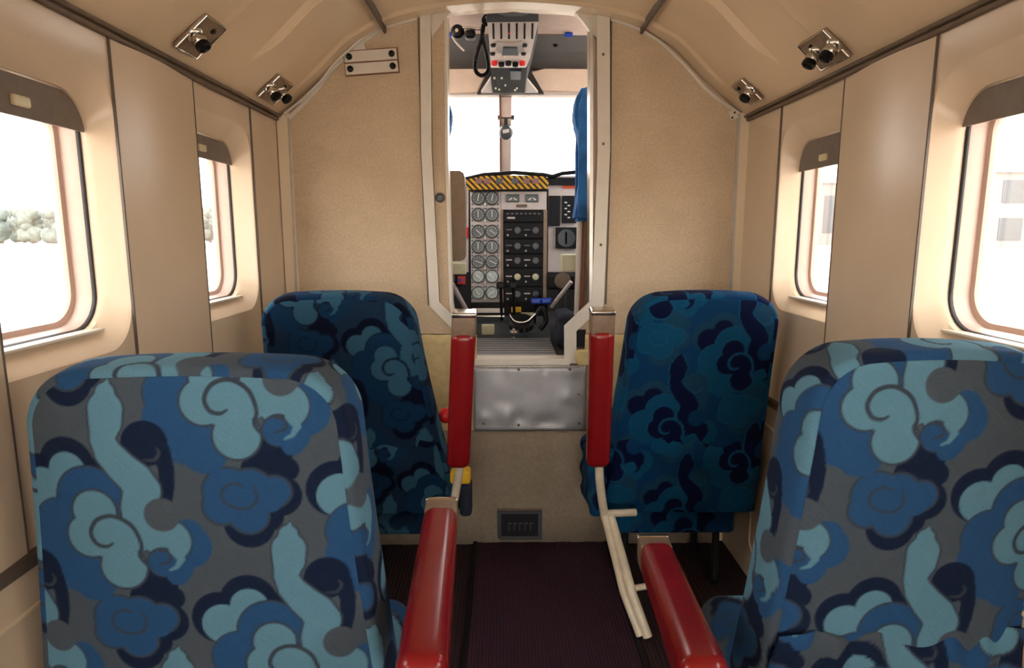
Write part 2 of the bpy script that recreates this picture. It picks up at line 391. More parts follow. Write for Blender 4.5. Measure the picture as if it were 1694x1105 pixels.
# ---------------------------------------------------------------- cabin shell
YB = 1.9          # front bulkhead
XW = .68          # side wall
YR = -2.6         # rear bulkhead
SEC = [(.68,1.30),(.615,1.352),(.55,1.412),(.505,1.455),(.46,1.496),(.41,1.525),(.36,1.549),(.27,1.574),(.15,1.592),(0,1.60)]
SEC = SEC+[(-x, z) for x, z in SEC[-2::-1]]
def floor():
    b = NB(); box(b, (-.72, YR, -.06), (.72, YB+.05, 0)); tag(obj('floor', b, M['carpet2'], org=(0, 0, 0)), kind='structure')
    b = NB(); box(b, (-.115, YR+.02, 0), (.285, YB-.01, .006), .002); tag(obj('aisle_carpet', b, M['carpet'], org=(.085, 0, 0)), 'dark red ribbed carpet runner laid down the aisle', 'carpet')
    b = NB(); box(b, (.285, YR+.02, 0), (.297, YB-.01, .009), .002); box(b, (-.127, YR+.02, 0), (-.115, YB-.01, .009), .002)
    tag(obj('trim_1', b, M['blackm'], org=(0, 0, 0)), kind='structure')
floor()

def ceiling():
    # resample the section
    pts = [Vector((x, z)) for x, z in SEC]; L = [0]
    for a, c in zip(pts, pts[1:]): L.append(L[-1]+(c-a).length)
    tot = L[-1]; ns = 150; sp = smoothpath([(p.x, p.y, 0) for p in pts], 8)
    d = [0]
    for a, c in zip(sp, sp[1:]): d.append(d[-1]+(c-a).length)
    tot = d[-1]; res = []
    for i in range(ns+1):
        s = tot*i/ns; k = max(j for j in range(len(d)) if d[j] <= s+1e-9); k = min(k, len(sp)-2)
        f = (s-d[k])/(d[k+1]-d[k]); p = sp[k].lerp(sp[k+1], f); res.append((s, p.x, p.y))
    bands = [(1.83, .008), (1.53, .017), (1.165, .017), (.80, .017), (.4, .015)]; creases = [1.355, .98]
    ys = set(np.linspace(YR, .3, 12)) | set(np.linspace(.3, YB, 40))
    for y0, h in bands: ys |= {y0-.002, y0, y0+.003, y0+.006, y0+.009, y0+.012, y0+.05, y0+.10}
    for y0 in creases: ys |= {y0-.006, y0, y0+.006}
    ys = sorted([y for y in ys if y <= YB]+[YB+.03])
    def dep(y, s):
        q = min(s, tot-s); g = max(0, min(1, (q-.085)/.10)); g = g*g*(3-2*g); r = 0
        for y0, h in bands:
            if y0 <= y: 
                r = max(r, h*(min(1, (y-y0)/.009) if y < y0+.009 else max(0, 1-(y-y0-.009)/.20)))
        for y0 in creases: r += .004*max(0, 1-abs(y-y0)/.006)
        return r*g
    b = NB(); rows = []
    for y in ys:
        row = []
        for i, (s, x, z) in enumerate(res):
            a = res[max(i-1, 0)]; c = res[min(i+1, ns)]; n = Vector((c[2]-a[2], -(c[1]-a[1]))).normalized()
            if n.y > 0: n = -n
            row.append(b.verts.new((x+n.x*dep(y, s), y, z+n.y*dep(y, s))))
        rows.append(row)
    for r0, r1 in zip(rows, rows[1:]):
        for i in range(ns): b.faces.new((r0[i], r0[i+1], r1[i+1], r1[i]))
    o = tag(obj('ceiling', b, M['ceil'], org=(0, 0, 1.3), smooth=50), kind='structure')
    sol = o.modifiers.new('thickness', 'SOLIDIFY'); sol.thickness = -.02 if False else .02; sol.offset = 1
    # outer skin over the roof keeps the sky out
    for k, sgn in enumerate((-1, 1)):
        b = NB()
        x, z = .36*sgn, 1.549
        obox(b, (x, (YR+YB)/2, z-.009), (.003, 0, .0015*-sgn), (0, (YB-YR)/2, 0), (0, 0, .012)); tag(obj('trim_%d' % (2+k), b, M['seam'], org=(x, 0, 1.54)), kind='structure')
        b = NB(); tube(b, [(sgn*.676, YR, 1.296), (sgn*.676, 1.0, 1.296), (sgn*.672, 1.5, 1.292), (sgn*.676, YB, 1.296)], .006, 8)
        tube(b, [(sgn*.667, YR, 1.304), (sgn*.667, YB, 1.304)], .004, 8)
        tag(obj('trim_%d' % (4+k), b, M['gasket'], org=(sgn*.67, 0, 1.29), smooth=60), kind='structure')
ceiling()

def rrect(yc, zc, hy, hz, r, n=10):
    out = []
    for cx, cz, a0 in ((yc+hy-r, zc+hz-r, 0), (yc-hy+r, zc+hz-r, 90), (yc-hy+r, zc-hz+r, 180), (yc+hy-r, zc-hz+r, 270)):
        for k in range(n): a = math.radians(a0+90*k/(n-1)); out.append((cx+r*math.cos(a), cz+r*math.sin(a)))
    return out
ZL = .54
def wall(sgn, name, ysh):
    wn = [.92+ysh-.582*k for k in range(-1, 6)]            # window centres
    b = NB(); n = 10
    def loop(pts, x): return [b.verts.new((sgn*x, y, z)) for y, z in pts]
    def bridge(A, B_):
        for k in range(len(A)): b.faces.new((A[k], A[(k+1) % len(A)], B_[(k+1) % len(A)], B_[k]))
    revs = []
    for i, yc in enumerate(wn):
        y0, y1 = yc-.291, yc+.291
        if i == 0: y1 = YB+.03
        # outer rectangle sampled to match the rounded loop
        L1 = rrect(yc, 1.010, .193, .232, .07, n)
        rect = []
        for k, (y, z) in enumerate(L1):
            q = k//n; f = (k % n)/(n-1)
            cy = y1 if q in (0, 3) else y0; cz = 1.31 if q in (0, 1) else ZL
            # move to nearest edge of rectangle
            if q == 0: p = (cy, z+(cz-z)*min(1, 2*f)) if f < .5 else (cy+(y-cy)*(2*f-1), cz)
            elif q == 1: p = (y+(cy-y)*min(1, 2*f), cz) if f < .5 else (cy, cz+(z-cz)*(2*f-1))
            elif q == 2: p = (cy, z+(cz-z)*min(1, 2*f)) if f < .5 else (cy+(y-cy)*(2*f-1), cz)
            else: p = (y+(cy-y)*min(1, 2*f), cz) if f < .5 else (cy, cz+(z-cz)*(2*f-1))
            rect.append(p)
        A = loop(rect, XW); B1 = loop(L1, XW); B2 = loop(rrect(yc, 1.009, .191, .226, .069, n), XW+.005); B3 = loop(rrect(yc, 1.006, .188, .203, .064, n), XW+.036); B4 = loop(rrect(yc, 1.005, .186, .195, .062, n), XW+.042)
        B5 = loop(rrect(yc, 1.005, .185, .194, .062, n), XW+.058)
        for p, q in ((A, B1), (B1, B2), (B2, B3), (B3, B4), (B4, B5)): bridge(p, q)
    # below the rail and outer wall skin
    box(b, (sgn*(XW+.02), YR, -.02), (sgn*(XW+.04), YB, ZL))
    w = tag(obj(name, b, M['wall'], org=(sgn*XW, 0, 0), smooth=40), kind='structure')
    # lower wall panel, slightly proud rail
    b = NB(); box(b, (sgn*(XW-.012), YR, 0), (sgn*(XW+.02), YB, ZL-.012)); tag(obj('wainscot', b, M['wall'], w), None)
    b = NB(); 
    for k in range(-1, 4):
        yy = .92+ysh-.582*k; rr = rrect(yy, .28, .21, .19, .03, 6)
        tube(b, [(sgn*(XW-.012), y, z) for y, z in rr+[rr[0]]], .004, 6, False)
    obj('panel_moulding', b, M['wallrev'], w, smooth=60)
    b = NB(); box(b, (sgn*(XW-.016), YR, ZL-.014), (sgn*(XW+.01), YB, ZL+.002)); obj('rail', b, M['seam'], w)
    for i, yc in enumerate(wn):
        if i > 0:
            b = NB(); y0, y1 = yc+.196, yc+.196+.281
            nn = 16; pts = [(sgn*(XW-.003-.007*math.sin(PI*q/nn)), y0+(y1-y0)*q/nn, ZL) for q in range(nn+1)]+[(sgn*(XW+.03), y1, ZL), (sgn*(XW+.03), y0, ZL)]
            prism(b, pts, (0, 0, 1.295-ZL)); obj('post_panel', b, M['wall'], w, smooth=40)
            b = NB()
            for yy in (y0-.0012, y1+.0012): box(b, (sgn*(XW-.004), yy-.0016, ZL), (sgn*(XW+.01), yy+.0016, 1.295))
            obj('seam_strip', b, M['seam'], w)
        else:
            b = NB(); box(b, (sgn*(XW-.004), 1.70+ysh, ZL), (sgn*(XW+.01), 1.704+ysh, 1.295)); obj('seam_strip', b, M['seam'], w)
    return wn
def window(sgn, yc, num, shade_h, tabdy):
    t = thing('window_%d' % num, None, None, (sgn*XW, yc, .8), kind='structure')
    n = 10; b = NB()
    def loop(hy, hz, r, x, dz=0): return [b.verts.new((sgn*x, y, z)) for y, z in rrect(yc, 1.005+dz, hy, hz, r, n)]
    Ls = [loop(.198, .203, .062, XW+.058), loop(.182, .190, .058, XW+.059), loop(.180, .187, .056, XW+.070), loop(.180, .187, .056, XW+.086), loop(.172, .178, .05, XW+.088), loop(.170, .176, .05, XW+.10), loop(.26, .24, .05, XW+.10)]
    for A, B_ in zip(Ls, Ls[1:]):
        for k in range(len(A)): b.faces.new((A[k], A[(k+1) % len(A)], B_[(k+1) % len(A)], B_[k]))
    obj('window_frame', b, M['wframe'], t, smooth=40)
    b = NB(); pts = [(sgn*(XW+.056), y, z) for y, z in rrect(yc, 1.005, .184, .193, .06, n)]
    tube(b, pts+[pts[0]], .0035, 6, False); obj('window_seal', b, M['dark'], t, smooth=60)
    b = NB(); f = [(y, z) for y, z in rrect(yc, 1.005, .1735, .1775, .05, n)]
    prism(b, [(sgn*(XW+.093), y, z) for y, z in f], (sgn*.002, 0, 0)); obj('pane', b, M['glass'], t)
    # blind: hangs from the top of the opening just inside the frame
    top = 1.197; bot = top-shade_h; r = .06
    pr = []
    for k in range(11): a = PI/2*k/10; pr.append((yc+.188-r+r*math.cos(a), top-r+r*math.sin(a)))
    for k in range(11): a = PI/2+PI/2*k/10; pr.append((yc-.188+r+r*math.cos(a), top-r+r*math.sin(a)))
    pr = [(y, max(z, bot)) for y, z in pr]; pr = [(yc+.188, bot)]+[p for p in pr if p[1] > bot]+[(yc-.188, bot)]
    b = NB(); prism(b, [(sgn*(XW+.046), y, z) for y, z in pr], (sgn*.004, 0, 0)); sh = obj('blind', b, M['shade'], t, smooth=40)
    b = NB(); rbox(b, (sgn*(XW+.044), yc+tabdy, bot+.022), (.004, .017, .008), .0035, .01); obj('blind_tab', b, M['tab'], sh, smooth=60)
    # bright ledge strip under the opening
    b = NB(); box(b, (sgn*(XW+.030), yc-.15, .808), (sgn*(XW+.06), yc+.165, .813), .002); obj('sill', b, M['frame'], t)
wl = wall(-1, 'wall_left', 0); wr = wall(1, 'wall_right', -.03)
k = 1
for sgn, ws in ((-1, wl), (1, wr)):
    for i, yc in enumerate(ws):
        sh = {(-1, 0): .052, (-1, 1): .058, (1, 0): .070, (1, 1): .052}.get((sgn, i), .055)
        tb = {(-1, 0): .02, (-1, 1): .045, (1, 0): .06, (1, 1): .0}.get((sgn, i), 0)
        window(sgn, yc, k, sh, tb); k += 1
def rear():
    b = NB(); prism(b, [(x, YR, z) for x, z in [(-.72, 1.25)]+SEC[::-1]+[(.72, 1.25)]], (0, -.04, 0))
    for s_ in (-1, 1): box(b, (s_*.72, YR-.04, 0), (s_*.5, YR, 1.25))  # middle left open, an added gap letting sky light in from behind
    tag(obj('wall_rear', b, M['wall'], org=(0, YR, 0)), kind='structure')
rear()

# ---------------------------------------------------------------- front bulkhead
def B(px, py, Y=YB): return P(px, py, Y)
archL = [(478,196),(503,172),(530,142),(548,116),(578,88),(604,66),(640,43),(690,30)]
archR = [(1010,32),(1060,50),(1092,70),(1130,106),(1165,146),(1190,167),(1222,188)]
def bulkhead():
    # structural backing with the doorway cut as two halves and a sill wall
    secL = [(x, z) for x, z in SEC if x <= -.27+1e-6][::-1]
    secR = [(x, z) for x, z in SEC if x >= .27-1e-6]
    b = NB()
    xl = B(712, 400).x; xr = B(1000, 400).x
    jl = [B(741, 18), B(741, 300), B(748, 500), B(752, 597)]; jr = [B(975, 18), B(975, 300), B(975, 515), B(940, 548), B(940, 597)]
    def half(sec, jamb, s):
        pts = [(s*.70, YB+.012, 0), (s*.70, YB+.012, 1.30)]+[(x, YB+.012, z) for x, z in sec]
        pts += [(j.x, YB+.012, j.z) for j in jamb]+[(jamb[-1].x, YB+.012, 0)]
        prism(b, pts, (0, .035, 0))
    Ls = sorted([(x, z) for x, z in SEC if x <= -.26], key=lambda p: p[0]); Rs = sorted([(x, z) for x, z in SEC if x >= .26], key=lambda p: -p[0])
    half(Ls, jl, -1); half(Rs, jr, 1)
    zs = B(860, 600).z
    box(b, (jl[-1].x, YB+.012, 0), (jr[-1].x, YB+.047, zs))
    # header between ceiling and door top
    zt = B(850, 14).z
    prism(b, [(-.27, YB+.012, 1.570), (-.15, YB+.012, 1.590), (0, YB+.012, 1.598), (.15, YB+.012, 1.590), (.27, YB+.012, 1.570), (.27, YB+.012, 1.65), (-.27, YB+.012, 1.65)], (0, .03, 0))
    w = tag(obj('wall_front', b, M['wall'], org=(0, YB, 0)), kind='structure')
    # woven upper panels
    def panel(px, mat_, name, th=.012, y=YB):
        b = NB(); prism(b, [B(*p) for p in px], (0, th, 0)); return obj(name, b, mat_, w)
    panel(archL+[(697,250),(712,500),(745,535),(745,553),(498,553)], M['weave'], 'woven_panel')
    panel(archR+[(1205,553),(945,553),(950,548),(998,505),(1005,250)], M['weave'], 'woven_panel')
    # cream corner posts
    for s, x0, x1 in ((-1, 458, 480), (1, 1222, 1242)):
        b = NB(); p = B(x0, 196); q = B(x1, 196); prism(b, [(p.x, YB-.004, 0), (q.x, YB-.004, 0), (q.x, YB-.004, 1.315), (p.x, YB-.004, 1.30 if s < 0 else 1.315)], (0, .016, 0)); obj('corner_post', b, M['wallrev'], w)
    # lower canvas panels beside the step
    zt_ = B(700, 553).z
    for x0, x1 in ((-.645, B(790, 700).x), (B(965, 700).x, .645)):
        b = NB(); n = 24; g = []
        for i in range(n+1):
            x = x0+(x1-x0)*i/n; g.append([b.verts.new((x, YB-.004-.004*math.sin(i*1.1)-.003*math.sin(z*40+i), z)) for z in np.linspace(.33, zt_, 14)])
        for a, c in zip(g, g[1:]):
            for j in range(13): b.faces.new((a[j], c[j], c[j+1], a[j+1]))
        o = obj('canvas_panel', b, M['canvas'], w, smooth=180); o.modifiers.new('t', 'SOLIDIFY').thickness = .004
    # lower carpeted panel with upright folds
    b = NB(); n = 120; g = []
    for i in range(n+1):
        x = -.645+1.29*i/n; f = .003*math.exp(-((x-.262)/.006)**2)+.003*math.exp(-((x+.09)/.01)**2)+.0015*math.sin(x*70)
        g.append([b.verts.new((x, YB-.010-f-(.002 if z > .30 else 0), z)) for z in (0, .1, .2, .295, .30, .372)])
    for a, c in zip(g, g[1:]):
        for j in range(5): b.faces.new((a[j], c[j], c[j+1], a[j+1]))
    o = obj('carpet_panel', b, M['lower'], w, smooth=60); o.modifiers.new('t', 'SOLIDIFY').thickness = .008
    # metal edging
    def edging(pts, wd, name='edging', m='frame', y0=YB-.005, y1=YB+.002):
        b = NB(); ribbon(b, [B(*p) for p in pts], wd, y0, y1); return obj(name, b, M[m], w)
    edging([(495,553),(478,196)], .007, m='trimp'); edging(archL, .011, m='frame'); edging([(1205,553),(1222,188)], .008, m='trimp'); edging(archR, .008, m='frame')
    edging([(500,553),(745,553)], .004, m='seam'); edging([(950,553),(1205,553)], .004, m='seam')
    # wrinkled bright sealing strip at the arch, left
    b = NB(); tube(b, [B(x, y, YB-.012) for x, y in [(470,188),(500,165),(530,135),(552,106),(575,84),(600,62),(640,37)]], .004, 8); obj('sealing_strip', b, M['frame'], w, smooth=60)
    return w
WF = bulkhead()
def doorframe():
    t = thing('door_1', None, None, (.02, YB, .58), kind='structure')
    def rb(pts, wd, name, m, y0, y1):
        b = NB(); ribbon(b, [B(*p) for p in pts], wd, y0, y1); return obj(name, b, M[m], t)
    rb([(704,24),(706,250),(719,502),(762,545)], .030, 'frame_strip', 'frame', YB-.010, YB+.004)
    rb([(694,28),(697,250),(709,503),(750,543)], .004, 'frame_seam', 'seam', YB-.004, YB+.0)
    rb([(997,22),(998,250),(988,500),(943,543),(943,600)], .036, 'frame_strip', 'frame', YB-.012, YB+.004)
    rb([(1011,30),(1010,250),(1002,503)], .004, 'frame_seam', 'seam', YB-.004, YB+.0)
    rb([(738,30),(739,250),(746,500),(752,540)], .008, 'inner_lip', 'frame', YB-.008, YB+.05)
    rb([(978,30),(978,250),(977,500)], .010, 'inner_lip', 'trim', YB-.006, YB+.05)
    # beige jamb face between strip and lip
    b = NB(); prism(b, [B(*p) for p in [(714,50),(737,34),(738,250),(745,500),(750,532),(728,500),(716,250)]], (0, .02, 0)); obj('jamb_face', b, M['weave'], t)
    b = NB(); prism(b, [B(x, y, YB-.003) for x, y in [(712,24),(750,16),(736,32),(714,62)]], (0, .02, 0)); obj('gusset', b, M['frame'], t)
    b = NB(); prism(b, [B(x, y, YB-.003) for x, y in [(946,14),(990,26),(990,66),(978,54),(965,36)]], (0, .02, 0)); obj('gusset', b, M['frame'], t)
    b = NB(); p = B(953, 545); q = B(968, 574); box(b, (p.x, YB-.008, q.z), (q.x, YB+.0, p.z)); obj('recess_shade', b, M['blackm'], t)  # flat black box painting the shade of a hole in the panel
    b = NB(); rbox(b, B(966, 592, YB-.012), (.022, .010, .026), .009, .008)
    for v in b.verts: v.co.x += .006*math.sin(v.co.z*70)
    obj('canvas_fold', b, M['canvas'], t, smooth=180)
    # top member and sill
    b = NB(); p = B(745, 593); q = B(942, 603); box(b, (p.x, YB-.014, q.z), (q.x, YB+.05, p.z), .002); obj('sill', b, M['frame'], t)
    for x, y in ((998,90),(998,238),(994,405)):
        b = NB(); lathe(b, B(x, y, YB-.012), (0, -1, 0), [(.004, 0), (.004, .0015), (.002, .0025), (0, .0025)], 10); obj('screw', b, M['gasket'], t)
    b = NB(); lathe(b, B(728, 327, YB), (0, -1, 0), [(.014, 0), (.014, .004), (.009, .006), (.008, .003), (0, .003)], 20); obj('catch', b, M['bezel'], t, smooth=40)
doorframe()

# aluminium kick plate under the doorway
def plate():
    t = thing('kick_plate', 'dented bare aluminium sheet screwed below the cockpit doorway', 'metal plate', (B(875, 655).x, YB-.02, B(875, 708).z))
    a = B(784, 603); c = B(966, 708); b = NB(); nx, nz = 40, 24; g = []
    random.seed(3); dents = [(random.random(), random.random(), random.uniform(.03, .09), random.uniform(-.005, .005)) for _ in range(22)]
    for i in range(nx+1):
        row = []
        for j in range(nz+1):
            u, v = i/nx, j/nz; d = sum(h*math.exp(-((u-du)**2+((v-dv)*.6)**2)/r**2) for du, dv, r, h in dents)
            row.append(b.verts.new((a.x+(c.x-a.x)*u, YB-.022+d+.006*(v < .04), a.z+(c.z-a.z)*v)))
        g.append(row)
    for p, q in zip(g, g[1:]):
        for j in range(nz): b.faces.new((p[j], q[j], q[j+1], p[j+1]))
    o = obj('sheet', b, M['alu'], t, smooth=180); o.modifiers.new('t', 'SOLIDIFY').thickness = .002
    for x, y in ((858,611),(943,611),(957,652),(858,703),(958,700),(800,700)):
        b = NB(); lathe(b, B(x, y, YB-.023), (0, -1, 0), [(.0045, -.002), (.0045, .002), (.002, .004), (0, .004)], 10); obj('screw', b, M['gasket'], t)
    for y, n_ in ((705, 60), (606, 60)):
        b = NB()
        for k in range(n_): p = B(787+176*k/n_, y, YB-.024); box(b, (p.x-.0012, p.y-.001, p.z-.002), (p.x+.0012, p.y+.001, p.z+.002))
        obj('knurled_edge', b, M['trim'], t)
plate()
def placardplate():
    a = B(826, 843, YB-.014); c = B(893, 885, YB-.014)
    t = thing('floor_level_vent', 'small framed metal plate low on the front bulkhead above the aisle carpet', 'plate', ((a.x+c.x)/2, YB-.02, c.z))
    b = NB(); 
    fr = [(a.x, c.z), (c.x, c.z), (c.x, a.z), (a.x, a.z), (a.x, c.z)]
    ribbon(b, fr, .012, YB-.034, YB-.012); obj('frame', b, M['bezel'], t); b = NB(); box(b, (a.x-.005, YB-.035, a.z+.004), (c.x+.005, YB-.020, a.z+.0065)); obj('top_edge', b, M['chrome'], t, label='bright metal top edge')
    b = NB(); box(b, (a.x+.005, YB-.028, c.z+.005), (c.x-.005, YB-.012, a.z-.005)); obj('plate', b, M['blackm'], t)
    b = NB()
    for k, ch in enumerate('1'*5):
        x = a.x+.028+k*.017; box(b, (x, YB-.0295, c.z+.022), (x+.003, YB-.027, c.z+.05)); box(b, (x, YB-.0295, c.z+.044), (x+.011, YB-.027, c.z+.048))
    obj('embossed_ribs', b, M['bezel'], t)
placardplate()
def bracket():
    c = B(614, 102, YB-.008)
    t = thing('bracket_plate', 'pale metal bracket of two bars with four black studs, high on the left bulkhead panel', 'bracket', tuple(c))
    ang = math.radians(4); ux = Vector((math.cos(ang), 0, math.sin(ang))); uz = Vector((-math.sin(ang), 0, math.cos(ang)))
    hw = .074; 
    b = NB(); obox(b, c+Vector((0, .004, 0)), ux*(hw+.003), Vector((0, .003, 0)), uz*.034, .001); obj('back_plate', b, M['brown'], t, label='rusty backing plate')
    for s in (1, -1):
        b = NB(); obox(b, c+uz*s*.0165, ux*hw, Vector((0, .003, 0)), uz*.0145, .001); br = obj('bar', b, M['frame'], t)
        for q in (1, -1):
            b = NB(); lathe(b, c+uz*s*.0165+ux*q*.060, (0, -1, 0), [(.009, 0), (.0085, .007), (.005, .010), (0, .011)], 18); obj('stud', b, M['black'], br, smooth=50)
    b = NB(); prism(b, [B(x, y, YB-.006) for x, y in [(578,86),(592,68),(600,66),(606,84)]], (0, .004, 0)); obj('tape', b, M['frame'], t)
bracket()
def cornerclip():
    c = B(1213, 190, YB-.006)
    t = thing('corner_bracket', 'tiny white bracket with two screws at top corner of right bulkhead panel', 'bracket', tuple(c))
    b = NB(); obox(b, c, (.010, 0, .004), (0, .002, 0), (-.005, 0, .012)); obj('bracket', b, M['frame'], t)
    for dx, dz in ((-.003, -.008), (.003, .006)):
        b = NB(); lathe(b, c+Vector((dx, -.002, dz)), (0, -1, 0), [(.003, 0), (.003, .002), (0, .002)], 8); obj('screw', b, M['dark'], t)
cornerclip()

# ---------------------------------------------------------------- ceiling fittings
def fitting(corner_px, lamps, label, name, cat):
    s = -1 if corner_px[0][0] < 847 else 1
    p0 = Vector((s*.62, 1, 1.352)); p1 = Vector((s*.46, 1, 1.496)); along = (p1-p0).normalized(); n = Vector((-s*abs(along.z), 0, -abs(along.x))).normalized()
    base = Vector((s*.56, 0, 1.405))+n*.006
    cs = [PP(x, y, base, n) for x, y in corner_px]; c = sum(cs, Vector())/4
    du = ((cs[1]-cs[0])+(cs[2]-cs[3]))/4; dv = ((cs[3]-cs[0])+(cs[2]-cs[1]))/4
    lu, lv = abs(du.dot(along)), abs(du.y); 
    hy = max(abs(du.y), abs(dv.y)); ha = max(abs(du.dot(along)), abs(dv.dot(along)))
    t = thing(name, label, cat, tuple(c))
    b = NB(); obox(b, c, along*ha, Vector((0, hy, 0)), n*.004, .0025); pl = obj('plate', b, M['steel'], t, smooth=40)
    b = NB(); tube(b, [c+along*a*ha*.96+Vector((0, q*hy*.96, 0))+n*.004 for a, q in ((-1,-1),(1,-1),(1,1),(-1,1),(-1,-1))], .0022, 6, False); obj('rim', b, M['chrome'], t, smooth=60)
    for (lx, ly, dr) in lamps:
        q = PP(lx, ly, base+n*.004, n); q = q-n*.004
        d = (n+Vector(dr)*.8).normalized()
        b = NB(); lathe(b, q+n*.003, n, [(.018, 0), (.018, .003), (.015, .007), (.010, .010)], 24)
        rr = .0145
        lathe(b, q+n*.004, d, [(.004, 0)]+[(rr*math.sin(a), rr-rr*math.cos(a)) for a in np.linspace(.4, PI-.8, 10)], 24)
        ba = obj('ball_nozzle', b, M['chrome'], t, smooth=60)
        b = NB(); e = q+n*.004+d*.025; lathe(b, e, d, [(.012, -.005), (.0142, .001), (.0142, .007), (.011, .009), (.009, .005), (0, .005)], 24); obj('black_ring', b, M['black'], ba, smooth=40)
    sc = c+along*ha*.3-Vector((0, hy*.45, 0))*(1)
    b = NB(); lathe(b, c+Vector((0, hy*.3, 0))+along*ha*.55+n*.004, n, [(.0055, 0), (.005, .004), (0, .005)], 12); obj('button', b, M['black'], t, smooth=50)
fitting([(278,70),(345,28),(380,48),(315,92)], [(322,56,(0,-.12,-.3))], 'square metal ceiling plate with one swivel lamp, nearer one on the left', 'air_outlet', 'ceiling fitting')
fitting([(420,152),(465,127),(491,143),(442,170)], [(446,144,(0,-.1,-.3)),(463,150,(.1,-.1,-.2))], 'small metal ceiling plate with black nozzles, far left corner by the bulkhead', 'air_outlet', 'ceiling fitting')
fitting([(1312,80),(1355,52),(1420,85),(1372,110)], [(1380,74,(0,-.12,-.3)),(1350,86,(0,-.12,-.5))], 'square metal ceiling plate with two black nozzles, nearer one on the right', 'air_outlet', 'ceiling fitting')
fitting([(1203,146),(1220,135),(1271,157),(1254,168)], [(1242,148,(0,-.12,-.3))], 'small metal ceiling plate with one black nozzle, far right corner by the bulkhead', 'air_outlet', 'ceiling fitting')

# ---------------------------------------------------------------- passenger seats
def backrest(t, xo, xi, dxo, dxi, z0, z1, ytop, lean, thick, step, ph, pal, ph2):
    """xo/xi = left and right edges at the top, dxo/dxi extra width at the bottom"""
    r = .062; e = .013; b = NB(); uv = []
    H = z1-z0; nz = int((H-r)/step); rows = [z0+(H-r)*i/nz for i in range(nz+1)]+[z1-r+r*math.sin(a) for a in np.linspace(0, PI/2*.97, 80)][1:]
    nx = int((xi-xo)/step); grid = []
    def edge(z):
        t_ = (z1-z)/H; ins = 0
        if z > z1-r: ins = r-math.sqrt(max(0, r*r-(z-(z1-r))**2))
        w = t_**1.3
        return xo-dxo*w+ins, xi+dxi*w-ins, t_
    def V(x, y, z, u, v): uv.append((u, v)); return b.verts.new((x, y, z))
    for z in rows:
        a, c, t_ = edge(z); row = []
        for i in range(nx+1):
            s = -1+2*i/nx; x = (a+c)/2+(c-a)/2*s
            q = max(0, 1-abs(s)**4)*min(1, max(0, (z1-z)/.10))**.5
            zz = z+.004*(1-s*s)*max(0, 1-(z1-z)/.2)
            y = ytop+lean*t_-.013*q
            row.append(V(x, y, zz, x, -zz))
        grid.append(row)
    for A, B_ in zip(grid, grid[1:]):
        for i in range(nx): b.faces.new((A[i], A[i+1], B_[i+1], B_[i]))
    per = [g[0] for g in grid]+grid[-1][1:-1]+[g[-1] for g in grid[::-1]]
    co = [v.co.copy() for v in per]; nr = []
    cen = Vector(((xo+xi)/2, 0, z0+H*.4))
    for i in range(len(co)):
        d = co[min(i+3, len(co)-1)]-co[max(i-3, 0)]; d.y = 0; n = Vector((-d.z, 0, d.x)).normalized(); nr.append(n)
    if nr[3].x > 0: nr = [-n for n in nr]
    prof = [(-.0015, .001)]+[(e*math.sin(a), e*(1-math.cos(a))) for a in np.linspace(.25, PI/2, 6)]
    m_ = int((thick-2*e)/max(step*1.6, .003)); prof += [(e+.004*math.sin(PI*k/m_), e+(thick-2*e)*k/m_) for k in range(1, m_+1)]
    prof += [(e*math.cos(a), thick-e+e*math.sin(a)) for a in np.linspace(.3, PI/2, 5)]
    prev = per
    for off, dp in prof:
        cur = [V(c.x+n.x*off, c.y+dp, c.z+n.z*off, c.x+n.x*(dp+.01)+ph2[0], -(c.z+n.z*(dp+.01))+ph2[1]) for c, n in zip(co, nr)]
        for i in range(len(per)-1): b.faces.new((prev[i], cur[i], cur[i+1], prev[i+1]))
        prev = cur
    b.faces.new(prev)
    o = obj('backrest', b, M['fabric'], t, smooth=70)
    paint(o, [(u+ph[0], v+ph[1]) for u, v in uv], pal)
    return o
def cushion(t, c, h, r, step, ph, pal, name='seat_cushion'):
    b = NB(); rbox(b, c, h, r, step); uv = [(v.co.x+ph[0]+v.co.y*.3, -(v.co.z)+v.co.y+ph[1]) for v in b.verts]
    o = obj(name, b, M['fabric'], t, smooth=180); paint(o, uv, pal); return o
def armrest(t, piv, end, w=.029, hgt=.030, cap=True):
    """pad from pivot end to free end with a polished cap at the free end"""
    piv, end = Vector(piv), Vector(end); d = end-piv; L = d.length; d.normalize()
    x = Vector((1, 0, 0)); n = d.cross(x).normalized(); x = n.cross(d).normalized() if False else x
    Mx = Matrix((x, d, n)).transposed()
    capL = .044
    b = NB(); rbox(b, piv+d*(L-capL)/2, (w, (L-capL)/2, hgt), .019, .03, Mx)
    pad = obj('armrest', b, M['red'], t, smooth=180, label='red vinyl armrest pad')
    b = NB(); rbox(b, piv+d*(L-capL/2-.006), (w*.97, capL/2+.006, hgt*.80), .005, .03, Mx); obj('ashtray', b, M['steel'], pad, smooth=180)
    b = NB(); rbox(b, piv+d*(L-.004), (w*1.0, .006, hgt*.86), .004, .03, Mx); obj('ashtray_lid', b, M['chrome'], pad, smooth=180)
    return pad
